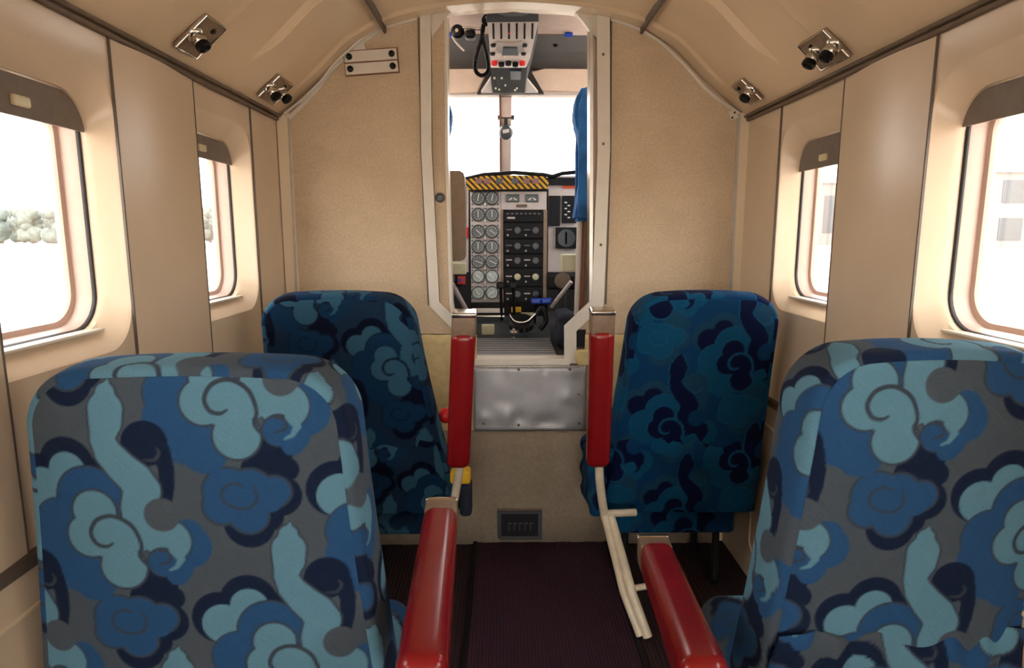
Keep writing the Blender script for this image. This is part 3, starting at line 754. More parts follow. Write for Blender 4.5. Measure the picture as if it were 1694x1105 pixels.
def seat(label, xo, xi, dxo, dxi, y, side, step, pal, ph, ph2, arm, z1=.798, z0=.24, lean=.02):
    ya = y+.03
    t = thing('passenger_seat', label, 'seat', ((xo+xi)/2, y+.25, 0), 'passenger seats')
    backrest(t, xo, xi, dxo, dxi, z0, z1, y, lean, .10, step, ph, pal, ph2)
    x0, x1 = xo-dxo, xi+dxi; cx = (x0+x1)/2; hw = (x1-x0)/2
    cushion(t, (cx, y+lean+.155, .285), (hw-.004, .125, .055), .04, max(step*1.6, .005), ph2, pal)
    cushion(t, (cx, y+lean+.05, .205), (hw-.03, .03, .045), .015, max(step*1.6, .005), (ph2[0]+.1, .05), pal, 'seat_skirt')
    # lower cover, gathered along its top edge
    zt2 = .39 if xo < -.6 else .446; wb = lambda z: (xo-dxo*((z1-z)/(z1-z0))**1.3-.004, xi+dxi*((z1-z)/(z1-z0))**1.3+.004)
    b = NB(); nu = int((x1-x0)/max(step, .0025)); nv = 60; g = []; uv = []
    for i in range(nu+1):
        col = []
        for j in range(nv+1):
            v_ = j/nv; z = z0+.004+(zt2-z0)*v_; a_, c_ = wb(z); x = a_+(c_-a_)*i/nu
            e_ = min(1, min(i, nu-i)/(nu*.06)); fold = (.0035*math.sin(x*95+2*math.sin(x*31)))*v_**2
            yy = y+lean*(z1-z)/(z1-z0)-.006-.010*e_**.5*(1-v_**10)-fold*e_-.004*math.sin(v_*9+x*14)
            col.append(b.verts.new((x, yy, z+.004*math.sin(x*70)*v_**6))); uv.append((x*1.12+ph2[0]+.2, -z*1.05+ph2[1]+.31))
        g.append(col)
    for A_, B_ in zip(g, g[1:]):
        for j in range(nv): b.faces.new((A_[j], B_[j], B_[j+1], A_[j+1]))
    lc = obj('lower_cover', b, M['fabric'], t, smooth=180); paint(lc, uv, pal); lc.modifiers.new('t', 'SOLIDIFY').thickness = .003
    # floor frame
    for xs in (x0+.07, x1-.07):
        b = NB(); tube(b, [(xs, y+lean+.03, .215), (xs, y+lean+.25, .215)], .010, 10); obj('side_rail', b, M['blackm'], t, smooth=60)
        for (ya_, yb_) in ((y+lean+.06, y+lean+.05), (y+lean+.24, y+lean+.25)):
            b = NB(); tube(b, [(xs, ya_, .215), (xs, yb_, .008)], .010, 10); lathe(b, (xs, yb_, .0), (0, 0, 1), [(.018, 0), (.018, .006), (.01, .012)], 12); obj('leg', b, M['blackm'], t, smooth=50)
    return t
LP, RP = (.0, .0), (.0, .0)
def ph(px, py, Y, u0, v0):
    """phase that puts pattern point (u0,v0 in drawing units) at the given world spot"""
    w = P(px, py, Y); return (u0*.00036-w.x, v0*.00036+w.z)
s1 = seat('blue cloud-patterned passenger seat filling the left foreground', -.603, -.236, .045, .05, .755, -1, .0019, 'light', ph(380, 655, .76, 345+430, 670-480), (.11, .03), None)
armrest(s1, (-.118, .62, .487), (-.140, 1.085, .478))
b = NB(); tube(b, [(-.135, 1.0, .455), (-.15, .95, .38), (-.17, .90, .25)], .011, 10); obj('armrest_bracket', b, M['ivory'], s1, smooth=60)
s2 = seat('blue cloud-patterned passenger seat filling the right foreground', .372, .665, .058, .0, .76, 1, .0019, 'light', ph(1450, 660, .78, 345+430, 670-480), (.27, .12), None, z1=.815)
armrest(s2, (.200, .64, .468), (.244, 1.085, .402))
b = NB(); tube(b, [(.235, .98, .38), (.26, .93, .32), (.28, .90, .24)], .011, 10); obj('armrest_bracket', b, M['ivory'], s2, smooth=60)
s3 = seat('blue cloud-patterned passenger seat, shade put into its colours, against the bulkhead, on the left', -.595, -.262, .03, .10, 1.49, -1, .0034, 'shaded', ph(650, 610, 1.5, 345, 670), (.3, .05), None, lean=.11, z1=.815)
armrest(s3, (-.142, 1.50, .405), (-.118, 1.445, .795), .0285, .026)
b = NB(); tube(b, smoothpath([(-.135, 1.51, .43), (-.145, 1.53, .36), (-.165, 1.56, .25)]), .011, 10); obj('armrest_bracket', b, M['ivory'], s3, smooth=60)
s4 = seat('teal blue passenger seat with navy swirls against the bulkhead, on the right', .298, .622, .06, .01, 1.49, 1, .0034, 'inverse', ph(1225, 600, 1.5, 345, 670), (.17, .2), None, lean=.11, z1=.815)
armrest(s4, (.203, 1.50, .405), (.198, 1.445, .800), .0285, .026)
b = NB(); tube(b, smoothpath([(.206, 1.50, .43), (.210, 1.50, .36), (.226, 1.52, .268), (.232, 1.52, .25)]), .011, 10); obj('armrest_bracket', b, M['ivory'], s4, smooth=60)
b = NB(); tube(b, [(.225, 1.52, .268), (.31, 1.54, .262)], .010, 10); tube(b, [(.226, 1.52, .268), (.265, 1.44, .10), (.30, 1.40, .01)], .010, 10); tube(b, [(.242, 1.52, .262), (.285, 1.43, .10), (.318, 1.395, .01)], .012, 10)
tube(b, [(.29, 1.44, .11), (.36, 1.46, .11)], .008, 8); obj('aisle_brace', b, M['ivory'], s4, smooth=60)
# gathered side cover of the right front seat
b = NB(); rbox(b, (.212, 1.64, .33), (.022, .10, .085), .018, .006); uv = [(v.co.x*2+v.co.y, -v.co.z) for v in b.verts]
for v in b.verts: v.co.x += .004*math.sin(v.co.z*90+v.co.y*30)
o = obj('side_cover', b, M['fabric'], s4, smooth=180); paint(o, uv, 'inverse')

# small things by the left front seat
def extras():
    c = P(762, 786, 1.56); t = thing('life_vest_pouch', 'yellow pouch with a dark strap hanging below the left raised armrest', 'pouch', tuple(c))
    b = NB(); rbox(b, c, (.026, .022, .018), .008, .01); obj('pouch', b, M['yellow'], t, smooth=180)
    c2 = P(771, 822, 1.60); b = NB(); rbox(b, c2, (.016, .03, .045), .012, .01); obj('strap', b, M['navy'], t, smooth=180)
    c = P(738, 687, 1.66); b = NB(); lathe(b, c, (.3, -1, .2), [(.0, -.02), (.018, -.015), (.021, 0), (.018, .01), (.009, .014), (0, .015)], 20)
    tag(obj('red_knob', b, M['redp'], smooth=50), 'round red knob between left front seat and its raised armrest', 'knob')
extras()

# ---------------------------------------------------------------- cockpit
YP = 2.62     # instrument panel plane
ZC = .58      # cockpit floor
def cockpit_shell():
    # floor of the cockpit: ridged metal
    b = NB(); box(b, (-.62, YB+.047, ZC-.03), (.62, 3.3, ZC-.004)); tag(obj('cockpit_floor', b, M['dgrey'], org=(0, 2.5, ZC-.03)), kind='structure')
    b = NB(); a = P(790, 590, YB+.06); c = P(930, 590, YB+.06)
    n = 9; w0, w1 = -.16, .145
    box(b, (w0, YB+.05, ZC-.004), (w1, 2.34, ZC+.002))
    pb = obj('ridged_floor_plate', b, M['dgrey']); tag(pb, 'ridged bare metal floor plate just inside the cockpit doorway', 'floor plate'); b = NB()
    for k in range(n): yy = YB+.07+k*.044; box(b, (w0+.004, yy, ZC+.002), (w1-.004, yy+.030, ZC+.0035), .0005)
    obj('ridges', b, M['alu'], pb, label='bare metal ridges')
    # roof: pale headliner, dark centre, padded header
    def slab(name, pts, m, x=.66, th=.02):
        b = NB(); prism(b, [(-x, y, z) for y, z in pts]+[(-x, y, z+th) for y, z in pts[::-1]], (2*x, 0, 0)); return b
    tag(obj('cockpit_ceiling', slab('', [(YB+.045, 1.628), (2.27, 1.632)], None), M['pink'], org=(0, 2, 1.63)), kind='structure')
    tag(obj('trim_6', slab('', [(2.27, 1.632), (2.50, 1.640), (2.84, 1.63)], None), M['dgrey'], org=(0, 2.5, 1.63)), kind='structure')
    # padded header, two pads meeting at the console
    zb = P(847, 156, 2.80).z
    for s, ins in ((-1, 0), (1, 0)):
        t0 = P(812 if s < 0 else 873, 108, 2.66); pts = [(s*.66, 1.66), (s*.66, zb-.02)]
        if s < 0: q = [(735,102),(800,106),(812,112),(790,155),(735,155)]
        else: q = [(985,104),(900,114),(875,118),(874,124),(897,152),(985,152)]
        pts = [P(x, y, 2.72+(.06 if y > 140 else 0)) for x, y in q]
        ext = [Vector((s*.62, 2.72, pts[0].z)), Vector((s*.62, 2.78, pts[-1].z))]
        poly = pts+[ext[1], ext[0]]
        b = NB(); prism(b, poly, (0, .05, .01)); bmesh.ops.bevel(b, geom=b.edges[:], offset=.008, segments=2, affect='EDGES')
        tag(obj('header_pad', b, M['pad'], smooth=50), 'pale padded header above the %s half of the windscreen' % ('left' if s < 0 else 'right'), 'header pad', 'padded headers over the windscreen')
    b = NB(); box(b, (-.66, 2.80, zb-.003), (.66, 2.86, 1.66)); tag(obj('trim_7', b, M['pgrey'], org=(0, 2.8, zb)), kind='structure')
    # side walls of the cockpit, with side window openings
    for s, nm in ((-1, 'cockpit_wall_left'), (1, 'cockpit_wall_right')):
        b = NB(); box(b, (s*.64, YB+.047, .5), (s*.66, 3.3, 1.08)); box(b, (s*.64, YB+.047, 1.52), (s*.66, 3.0, 1.66)); box(b, (s*.64, YB+.047, 1.08), (s*.66, 2.1, 1.52)); box(b, (s*.64, 2.66, 1.08), (s*.66, 2.74, 1.52))
        tag(obj(nm, b, M['pink'], org=(s*.65, 2.5, .5)), kind='structure')
        b = NB(); box(b, (s*.648, 2.1, 1.08), (s*.652, 2.66, 1.52)); tag(obj('window_%d' % (30+s), b, M['glass']), kind='structure')
    b = NB(); box(b, (-.66, 3.25, .3), (.66, 3.3, 1.22)); tag(obj('cockpit_wall_front', b, M['dgrey'], org=(0, 3.27, .5)), kind='structure')
    # windscreen
    t = thing('window_40', None, None, (0, 3.0, 1.24), kind='structure')
    A = (2.83, zb); Bz = (3.24, 1.20)
    for s in (-1, 1):
        b = NB(); prism(b, [(s*.03, A[0], A[1]), (s*.64, A[0], A[1]), (s*.64, Bz[0], Bz[1]), (s*.03, Bz[0], Bz[1])], (0, .004, .003)); obj('windscreen_pane', b, M['glass'], t)
    b = NB(); obox(b, (P(836, 220, 3.0).x, (A[0]+Bz[0])/2-.01, (A[1]+Bz[1])/2), (.027, 0, 0), (0, (Bz[0]-A[0])/2, (Bz[1]-A[1])/2), (0, .012, .012), .003); obj('centre_post', b, M['pink'], t)
    b = NB(); x = P(828, 220, 3.0).x; obox(b, (x, (A[0]+Bz[0])/2-.03, (A[1]+Bz[1])/2), (.004, 0, 0), (0, (Bz[0]-A[0])/2, (Bz[1]-A[1])/2), (0, .006, .006)); obj('post_edge', b, M['brown'], t)
cockpit_shell()

def pbox(bm, x0, y0, x1, y1, Y, th=.006, bev=.001):
    a = P(x0, y0, Y); c = P(x1, y1, Y); return box(bm, (a.x, Y-th, c.z), (c.x, Y+.002, a.z), bev)
def instrument_panel():
    a = P(776, 520, YP); t = thing('instrument_panel', 'cockpit instrument panel with two columns of dials and a black radio stack', 'instrument panel', (P(840, 400, YP).x, YP, ZC))
    # structure carrying the panel down to the floor
    b = NB(); a = P(776, 312, YP); c = P(906, 524, YP); box(b, (a.x, YP+.002, ZC-.004), (c.x, YP+.10, a.z), .003); obj('housing', b, M['blackm'], t)
    b = NB(); pbox(b, 778, 317, 829, 500, YP, .006); obj('engine_gauge_plate', b, M['pgrey'], t)
    b = NB(); pbox(b, 829, 317, 904, 347, YP, .006); dp = obj('upper_plate', b, M['pgrey'], t)
    b = NB(); pbox(b, 829, 347, 833, 500, YP, .005); pbox(b, 899, 347, 904, 500, YP, .005); obj('rack_edge', b, M['steel'], t)
    for x in (848, 880):
        b = NB(); p = P(x, 328, YP-.008); rbox(b, p, (.0275, .004, .0155), .0038, .02); g = obj('gauge', b, M['dial'], t, smooth=180)
        b = NB(); obox(b, p+Vector((-.008, -.005, -.003)), (.006, 0, .004), (0, .001, 0), (-.001, 0, .0015)); obox(b, p+Vector((.01, -.005, -.003)), (.006, 0, -.004), (0, .001, 0), (.001, 0, .0015)); obj('needle', b, M['needle'], g)
    b = NB(); pbox(b, 854, 338, 872, 343, YP-.006, .002, .0005); obj('placard', b, M['gasket'], t)
    rows = [328, 355, 383, 408, 433, 457, 484]
    for j, y in enumerate(rows):
        for i, x in enumerate((791, 814)):
            c = P(x, y, YP-.006); r = .0262
            b = NB(); lathe(b, c, (0, -1, 0), [(r+.002, 0), (r+.002, .005), (r-.001, .008), (r-.003, .005)], 24); g = obj('gauge', b, M['bezel'], t, smooth=40)
            b = NB(); lathe(b, c, (0, -1, 0), [(r-.002, .003), (r-.002, .0056), (0, .0056)], 24); obj('dial_face', b, M['dialg'] if j >= 5 else M['dial'], g)
            b = NB(); an = [(.2, .25), (0, 0), (2.3, 2.2), (0, 0), (1.9, 2.0), (2.3, -.9), (-.6, -2.2)][j][i]
            dx, dz = math.sin(an), math.cos(an); obox(b, c+Vector((dx*.003, -.0066, dz*.003)), (dx*.014, 0, dz*.014), (0, .0006, 0), (-dz*.0014, 0, dx*.0014))
            for k in range(12):
                a_ = k/12*2*PI+.3; obox(b, c+Vector((math.sin(a_)*.019, -.0062, math.cos(a_)*.019)), (math.sin(a_)*.0022, 0, math.cos(a_)*.0022), (0, .0004, 0), (-math.cos(a_)*.0007, 0, math.sin(a_)*.0007))
            obj('needle', b, M['needle'], g)
            b = NB()
            for sx_, sz_ in ((-1, -1), (1, -1), (-1, 1), (1, 1)):
                lathe(b, c+Vector((sx_*.024, -.0, sz_*.024)), (0, -1, 0), [(.003, 0), (.003, .002), (0, .002)], 8)
            obj('mounting_screws', b, M['blackm'], g)
        b = NB(); lathe(b, P(802.5, y+10, YP-.006), (0, -1, 0), [(.005, 0), (.0045, .006), (0, .006)], 12); obj('knob', b, M['needle'], t, smooth=50)
    # radio stack
    for k, (y0, y1) in enumerate([(349,368),(369,395),(396,420),(421,443),(444,474),(475,500)]):
        b = NB(); pbox(b, 834, y0, 898, y1-.8, YP, .012, .002); rd = obj('radio_unit', b, M['blackm'], t)
        if k == 0:
            for q in range(8):
                b = NB(); pbox(b, 838+q*7.4, 352, 842+q*7.4, 355, YP-.012, .003, .0005); obj('switch', b, M['bezel'], rd)
            b = NB(); pbox(b, 839, 359, 852, 362, YP-.012, .002, .0005); obj('display', b, M['pgrey'], rd)
        else:
            ym = (y0+y1)/2
            for x in (856, 886):
                b = NB(); lathe(b, P(x, ym-1, YP-.012), (0, -1, 0), [(.0135, 0), (.012, .008), (.007, .008), (.006, .014), (0, .014)], 20); obj('knob', b, M['cream'] if k == 4 else M['bezel'], rd, smooth=40)
            for x in (840, 870):
                b = NB(); pbox(b, x-3, ym-3, x+7, ym-1, YP-.012, .0015, .0003); obj('display', b, M['bezel'] if k < 3 else M['pgrey'], rd)
                b = NB(); lathe(b, P(x, ym+7, YP-.012), (0, -1, 0), [(.004, 0), (.0035, .006), (0, .006)], 10); obj('knob', b, M['pgrey'], rd, smooth=50)
    # hazard striped warning strip and lamps
    b = NB(); pts = [(771,297),(800,291),(860,290),(904,292),(908,302),(905,312),(774,314)]; prism(b, [P(x, y, YP-.035) for x, y in pts], (0, .04, 0)); hz = obj('warning_strip', b, M['hazard'], t, label='yellow and black striped warning lamp strip')
    for i, x in enumerate((792, 806, 826, 852, 871, 886)):
        b = NB(); pbox(b, x-5.5, 295, x+5.5, 304, YP-.034, .005, .001); obj('warning_lamp', b, M['tab'] if False else (M['bglass'] if i in (2, 3) else M['roof']), t)
    # glareshield lip
    b = NB(); tube(b, [P(x, y, YP-.02) for x, y in [(770,296),(800,289),(850,285.5),(900,289),(914,292),(930,287),(960,284),(985,286)]], .008, 8); obj('glareshield_edge', b, M['black'], t, smooth=60)
    b = NB(); a = P(740, 294, YP); prism(b, [(-.6, YP-.01, a.z), (.6, YP-.01, a.z), (.6, 3.22, 1.22), (-.6, 3.22, 1.22)], (0, 0, -.03)); obj('glareshield', b, M['blackm'], t)
    # copilot-side panel
    b = NB(); prism(b, [P(x, y, YP+.004) for x, y in [(905,296),(930,291),(985,291),(1010,300),(1010,450),(905,450)]], (0, .02, 0)); rp = obj('side_plate', b, M['pgrey'], t)
    b = NB(); pbox(b, 931, 306, 957, 312, YP+.003, .002, .0003); obj('placard', b, M['orange'], rp)
    for x0, y0, x1, y1 in ((908,324,926,374),(930,324,953,369),(919,376,953,411)):
        b = NB(); pbox(b, x0, y0, x1, y1, YP+.003, .012, .002); g = obj('gauge_block', b, M['blackm'], rp)
    b = NB(); c = P(937, 394, YP-.012); lathe(b, c, (0, -1, 0), [(.036, 0), (.036, .003), (.032, .003)], 28); obj('compass_ring', b, M['bezel'], rp, smooth=40)
    b = NB(); pbox(b, 935, 384, 938, 404, YP-.012, .003, .0003)
    for q in range(6): pbox(b, 934+(q % 2)*5, 334+q*5, 938+(q % 2)*5, 336+q*5, YP-.010, .001, .0002)
    obj('needle', b, M['needle'], rp)
    b = NB(); prism(b, [P(x, y, YP+.004) for x, y in [(640,300),(775,300),(775,450),(640,450)]], (0, .02, 0)); obj('side_plate', b, M['pgrey'], t)
    b = NB(); pbox(b, 764, 376, 775, 392, YP, .006); obj('placard', b, M['redp'], t, label='red placard')
instrument_panel()

def pedestal():
    t = thing('control_pedestal', 'control pedestal with black knobs and blue handles below the radios', 'pedestal', (P(850, 520, 2.45).x, 2.45, ZC))
    a = P(776, 500, 2.56); c = P(905, 545, 2.56)
    b = NB(); prism(b, [(a.x, 2.60, ZC), (a.x, 2.60, .635), (a.x, 2.50, .625), (a.x, 2.38, .60), (a.x, 2.36, ZC)], (c.x-a.x, 0, 0)); obj('housing', b, M['bezel'], t)
    Y = 2.53
    b = NB(); pbox(b, 781, 510, 834, 517, Y, .01); obj('white_bar', b, M['white'], t)
    b = NB(); pbox(b, 779, 500, 829, 509, 2.56, .01); obj('label_bar', b, M['blackm'], t)
    b = NB(); pbox(b, 782, 521, 835, 524, Y-.03, .01); obj('rod', b, M['chrome'], t)
    b = NB(); pbox(b, 862, 517, 887, 522, Y-.03, .01); obj('rod', b, M['cream'], t)
    b = NB(); pbox(b, 846, 508, 862, 516, Y, .008); obj('yellow_tab', b, M['yellow'], t, label='orange-yellow tab')
    b = NB(); pbox(b, 797, 536, 818, 552, 2.40, .03, .003); obj('switch_box', b, M['cream'], t)
    for x, y in ((828, 472), (849, 472)):
        b = NB(); p = P(x, y, 2.46); rbox(b, p, (.016, .014, .013), .006, .01); lv = obj('lever_knob', b, M['black'], t, smooth=180)
        b = NB(); tube(b, [p, P(x+2, 530, 2.5)], .006, 8); obj('lever_rod', b, M['blackm'], lv, smooth=60)
    for x in (887, 904):
        b = NB(); p = P(x, 498, 2.44); rbox(b, p, (.020, .012, .011), .006, .01); lv = obj('lever_knob', b, M['blue'], t, smooth=180, label='blue lever knob')
        b = NB(); tube(b, [p, P(x-3, 535, 2.48)], .006, 8); obj('lever_rod', b, M['blackm'], lv, smooth=60)
    # ribbed trim wheel
    c = P(862, 535, 2.34); b = NB(); lathe(b, c, (0, -.5, 1), [(.0, -.02), (.036, -.02), (.048, -.010), (.048, .010), (.040, .018), (.02, .014), (0, .010)], 28); wh = obj('trim_wheel', b, M['black'], t, smooth=40)
    for k in range(14):
        a_ = 2*PI*k/14; ax = Vector((0, -.5, 1)).normalized(); u = Vector((1, 0, 0)); v = ax.cross(u)
        b = NB(); q = c+(u*math.cos(a_)+v*math.sin(a_))*.046; obox(b, q, u*.003, v*.003, ax*.009, .001); obj('grip_rib', b, M['bezel'], wh)
    b = NB(); tube(b, smoothpath([P(x, y, 2.30) for x, y in [(843,520),(850,530),(862,533),(874,530),(886,519)]]), .003, 8); obj('wheel_guard', b, M['chrome'], t, smooth=60)
    b = NB(); lathe(b, P(850, 549, 2.22), (0, 0, 1), [(.016, -.004), (.017, 0), (.014, .006), (.006, .008), (.006, .012), (0, .012)], 18); lathe(b, P(850, 556, 2.22), (0, 0, 1), [(.012, -.006), (.012, 0), (0, .002)], 16); obj('latch_knob', b, M['chrome'], t, smooth=40)
    # dark floor clutter: cable ducts
    b = NB(); tube(b, smoothpath([P(x, y, 2.36) for x, y in [(888,520),(897,510),(903,530),(893,545)]]), .010, 8); obj('cable_duct', b, M['black'], t, smooth=60)
pedestal()
def side_items():
    b = NB(); pbox(b, 927, 420, 975, 448, 2.36, .05, .004); tag(obj('control_box', b, M['cream']), 'cream plastic box at the right of the doorway view, beside the copilot panel', 'box')
    b = NB(); pbox(b, 735, 434, 772, 453, 2.40, .04, .004)
    tag(obj('control_box', b, M['cream']), 'cream plastic box at the left edge of the doorway view, below brown seat back', 'box')
    # yokes
    for s, x, lab in ((-1, 740, 'left'), (1, 930, 'right')):
        c = P(x, 466 if s > 0 else 462, 2.50); t = thing('control_yoke', 'dark control column hub on the %s side of the instrument panel' % lab, 'control yoke', (c.x, 2.5, ZC), 'control columns')
        b = NB(); rbox(b, c, (.062, .02, .030), .012, .02); obj('hub', b, M['blackm'], t, smooth=180)
        b = NB(); tube(b, [c+Vector((0, .0, 0)), (c.x, 2.55, ZC)], .018, 12); obj('column', b, M['bezel'], t, smooth=60)
        b = NB(); tube(b, smoothpath([c+Vector((q*.09, 0, z)) for q, z in ((.0, .0), (.7*s, -.02), (1.3*s, .0), (1.5*s, .04), (1.5*s, .12))]), .012, 10); obj('wheel', b, M['blackm'], t, smooth=60)
        b = NB(); lathe(b, c+Vector((0, -.02, .005)), (0, -1, 0), [(.032, 0), (.03, .006), (0, .008)], 24); bd = obj('badge', b, M['gasket'], t, smooth=40)
        if s < 0:
            b = NB(); pbox(b, 757, 457, 770, 470, 2.42, .006); obj('sticker', b, M['redp'], bd)
            b = NB(); pbox(b, 757, 461, 763, 466, 2.413, .001, .0002); obj('sticker_mark', b, M['blue'], bd)
    # diagonal grey brace at right
    b = NB(); tube(b, [P(912, 508, 2.45), P(945, 466, 2.40)], .008, 8); tag(obj('brace_tube', b, M['pgrey'], smooth=60), 'pale grey diagonal tube low on the right behind the doorway', 'tube')
    b = NB(); tube(b, [P(748, 470, 2.42), P(775, 520, 2.46)], .010, 8); tag(obj('brace_tube', b, M['pgrey'], smooth=60), 'pale grey diagonal tube low on the left behind the doorway', 'tube')
    for pts, lab in (([(915,540),(930,520),(950,518),(960,545),(955,580),(925,590)], 'black bag slumped on the cockpit floor at right of the doorway'),):
        b = NB(); p = P(937, 545, 2.25); rbox(b, (p.x-.005, 2.23, ZC+.06), (.035, .10, .062), .025, .012)
        for v in b.verts: v.co.x += .006*math.sin(v.co.z*60)
        tag(obj('flight_bag', b, M['navy'], smooth=180), lab, 'bag')
side_items()

def pilot_seats():
    # right
    t = thing('pilot_seat', 'pilot seat with blue cover at the right edge of the doorway', 'seat', (.42, 2.3, ZC), 'pilot seats')
    Y = 2.14; prof = [(968,140),(957,150),(951,175),(951,200),(958,222),(963,250),(963,290),(956,330),(950,366)]
    pts = [P(x, y, Y) for x, y in prof]; rt = .52
    b = NB(); poly = pts+[Vector((rt, Y, pts[-1].z)), Vector((rt, Y, pts[4].z)), Vector((rt-.08, Y, pts[0].z))]
    prism(b, poly, (0, .10, 0)); bmesh.ops.bevel(b, geom=b.edges[:], offset=.012, segments=3, affect='EDGES'); obj('backrest_cover', b, M['bluefab'], t, smooth=50)
    z1 = pts[-1].z; a = P(957, 366, Y)
    b = NB(); tube(b, [P(959, 362, Y+.03), P(953, 540, Y+.03)], .009, 10); obj('frame_tube', b, M['pgrey'], t, smooth=60)
    b = NB(); tube(b, [P(969, 362, Y+.03), P(961, 540, Y+.03)], .006, 10); obj('strap', b, M['brown'], t, smooth=60)
    b = NB(); box(b, (P(964, 400, Y).x, Y+.04, ZC+.14), (rt, Y+.07, z1+.02), .005); obj('back_shell', b, M['tanv'], t)
    b = NB(); rbox(b, (.42, Y+.20, ZC+.17), (.13, .12, .045), .03, .05); obj('seat_cushion', b, M['bluefab'], t, smooth=180)
    b = NB(); box(b, (.31, Y+.08, ZC-.004), (.50, Y+.32, ZC+.13), .01); obj('seat_base', b, M['dgrey'], t)
    # left
    t = thing('pilot_seat', 'pilot seat with brown shell at the left edge of the doorway', 'seat', (-.42, 2.3, ZC), 'pilot seats')
    Y = 2.16; 
    pts = [P(x, y, Y) for x, y in [(764,282),(768,290),(770,320),(769,428),(764,432)]]
    poly = pts+[Vector((-.52, Y, pts[-1].z)), Vector((-.52, Y, pts[0].z))]
    b = NB(); prism(b, poly, (0, .08, 0)); bmesh.ops.bevel(b, geom=b.edges[:], offset=.005, segments=2, affect='EDGES'); obj('back_shell', b, M['tanv'], t, smooth=50)
    pts = [P(x, y, Y+.02) for x, y in [(738,160),(744,172),(747,190),(744,210),(739,228)]]
    poly = pts+[Vector((-.50, Y+.02, pts[-1].z)), Vector((-.46, Y+.02, pts[0].z))]
    b = NB(); prism(b, poly, (0, .08, 0)); bmesh.ops.bevel(b, geom=b.edges[:], offset=.006, segments=2, affect='EDGES'); obj('headrest', b, M['bluefab'], t, smooth=50)
    b = NB(); box(b, (-.46, Y+.03, pts[-1].z-.13), (-.34, Y+.07, pts[-1].z+.02), .005); obj('headrest_post', b, M['dgrey'], t)
    b = NB(); rbox(b, (-.39, Y+.19, ZC+.17), (.13, .10, .045), .03, .05); obj('seat_cushion', b, M['bluefab'], t, smooth=180)
    b = NB(); box(b, (-.48, Y+.1, ZC-.004), (-.26, Y+.32, ZC+.13), .01); obj('seat_base', b, M['dgrey'], t)
    b = NB(); box(b, (-.46, Y+.03, ZC+.12), (-.30, Y+.06, P(764, 425, Y).z), .005); obj('back_frame', b, M['dgrey'], t)
pilot_seats()

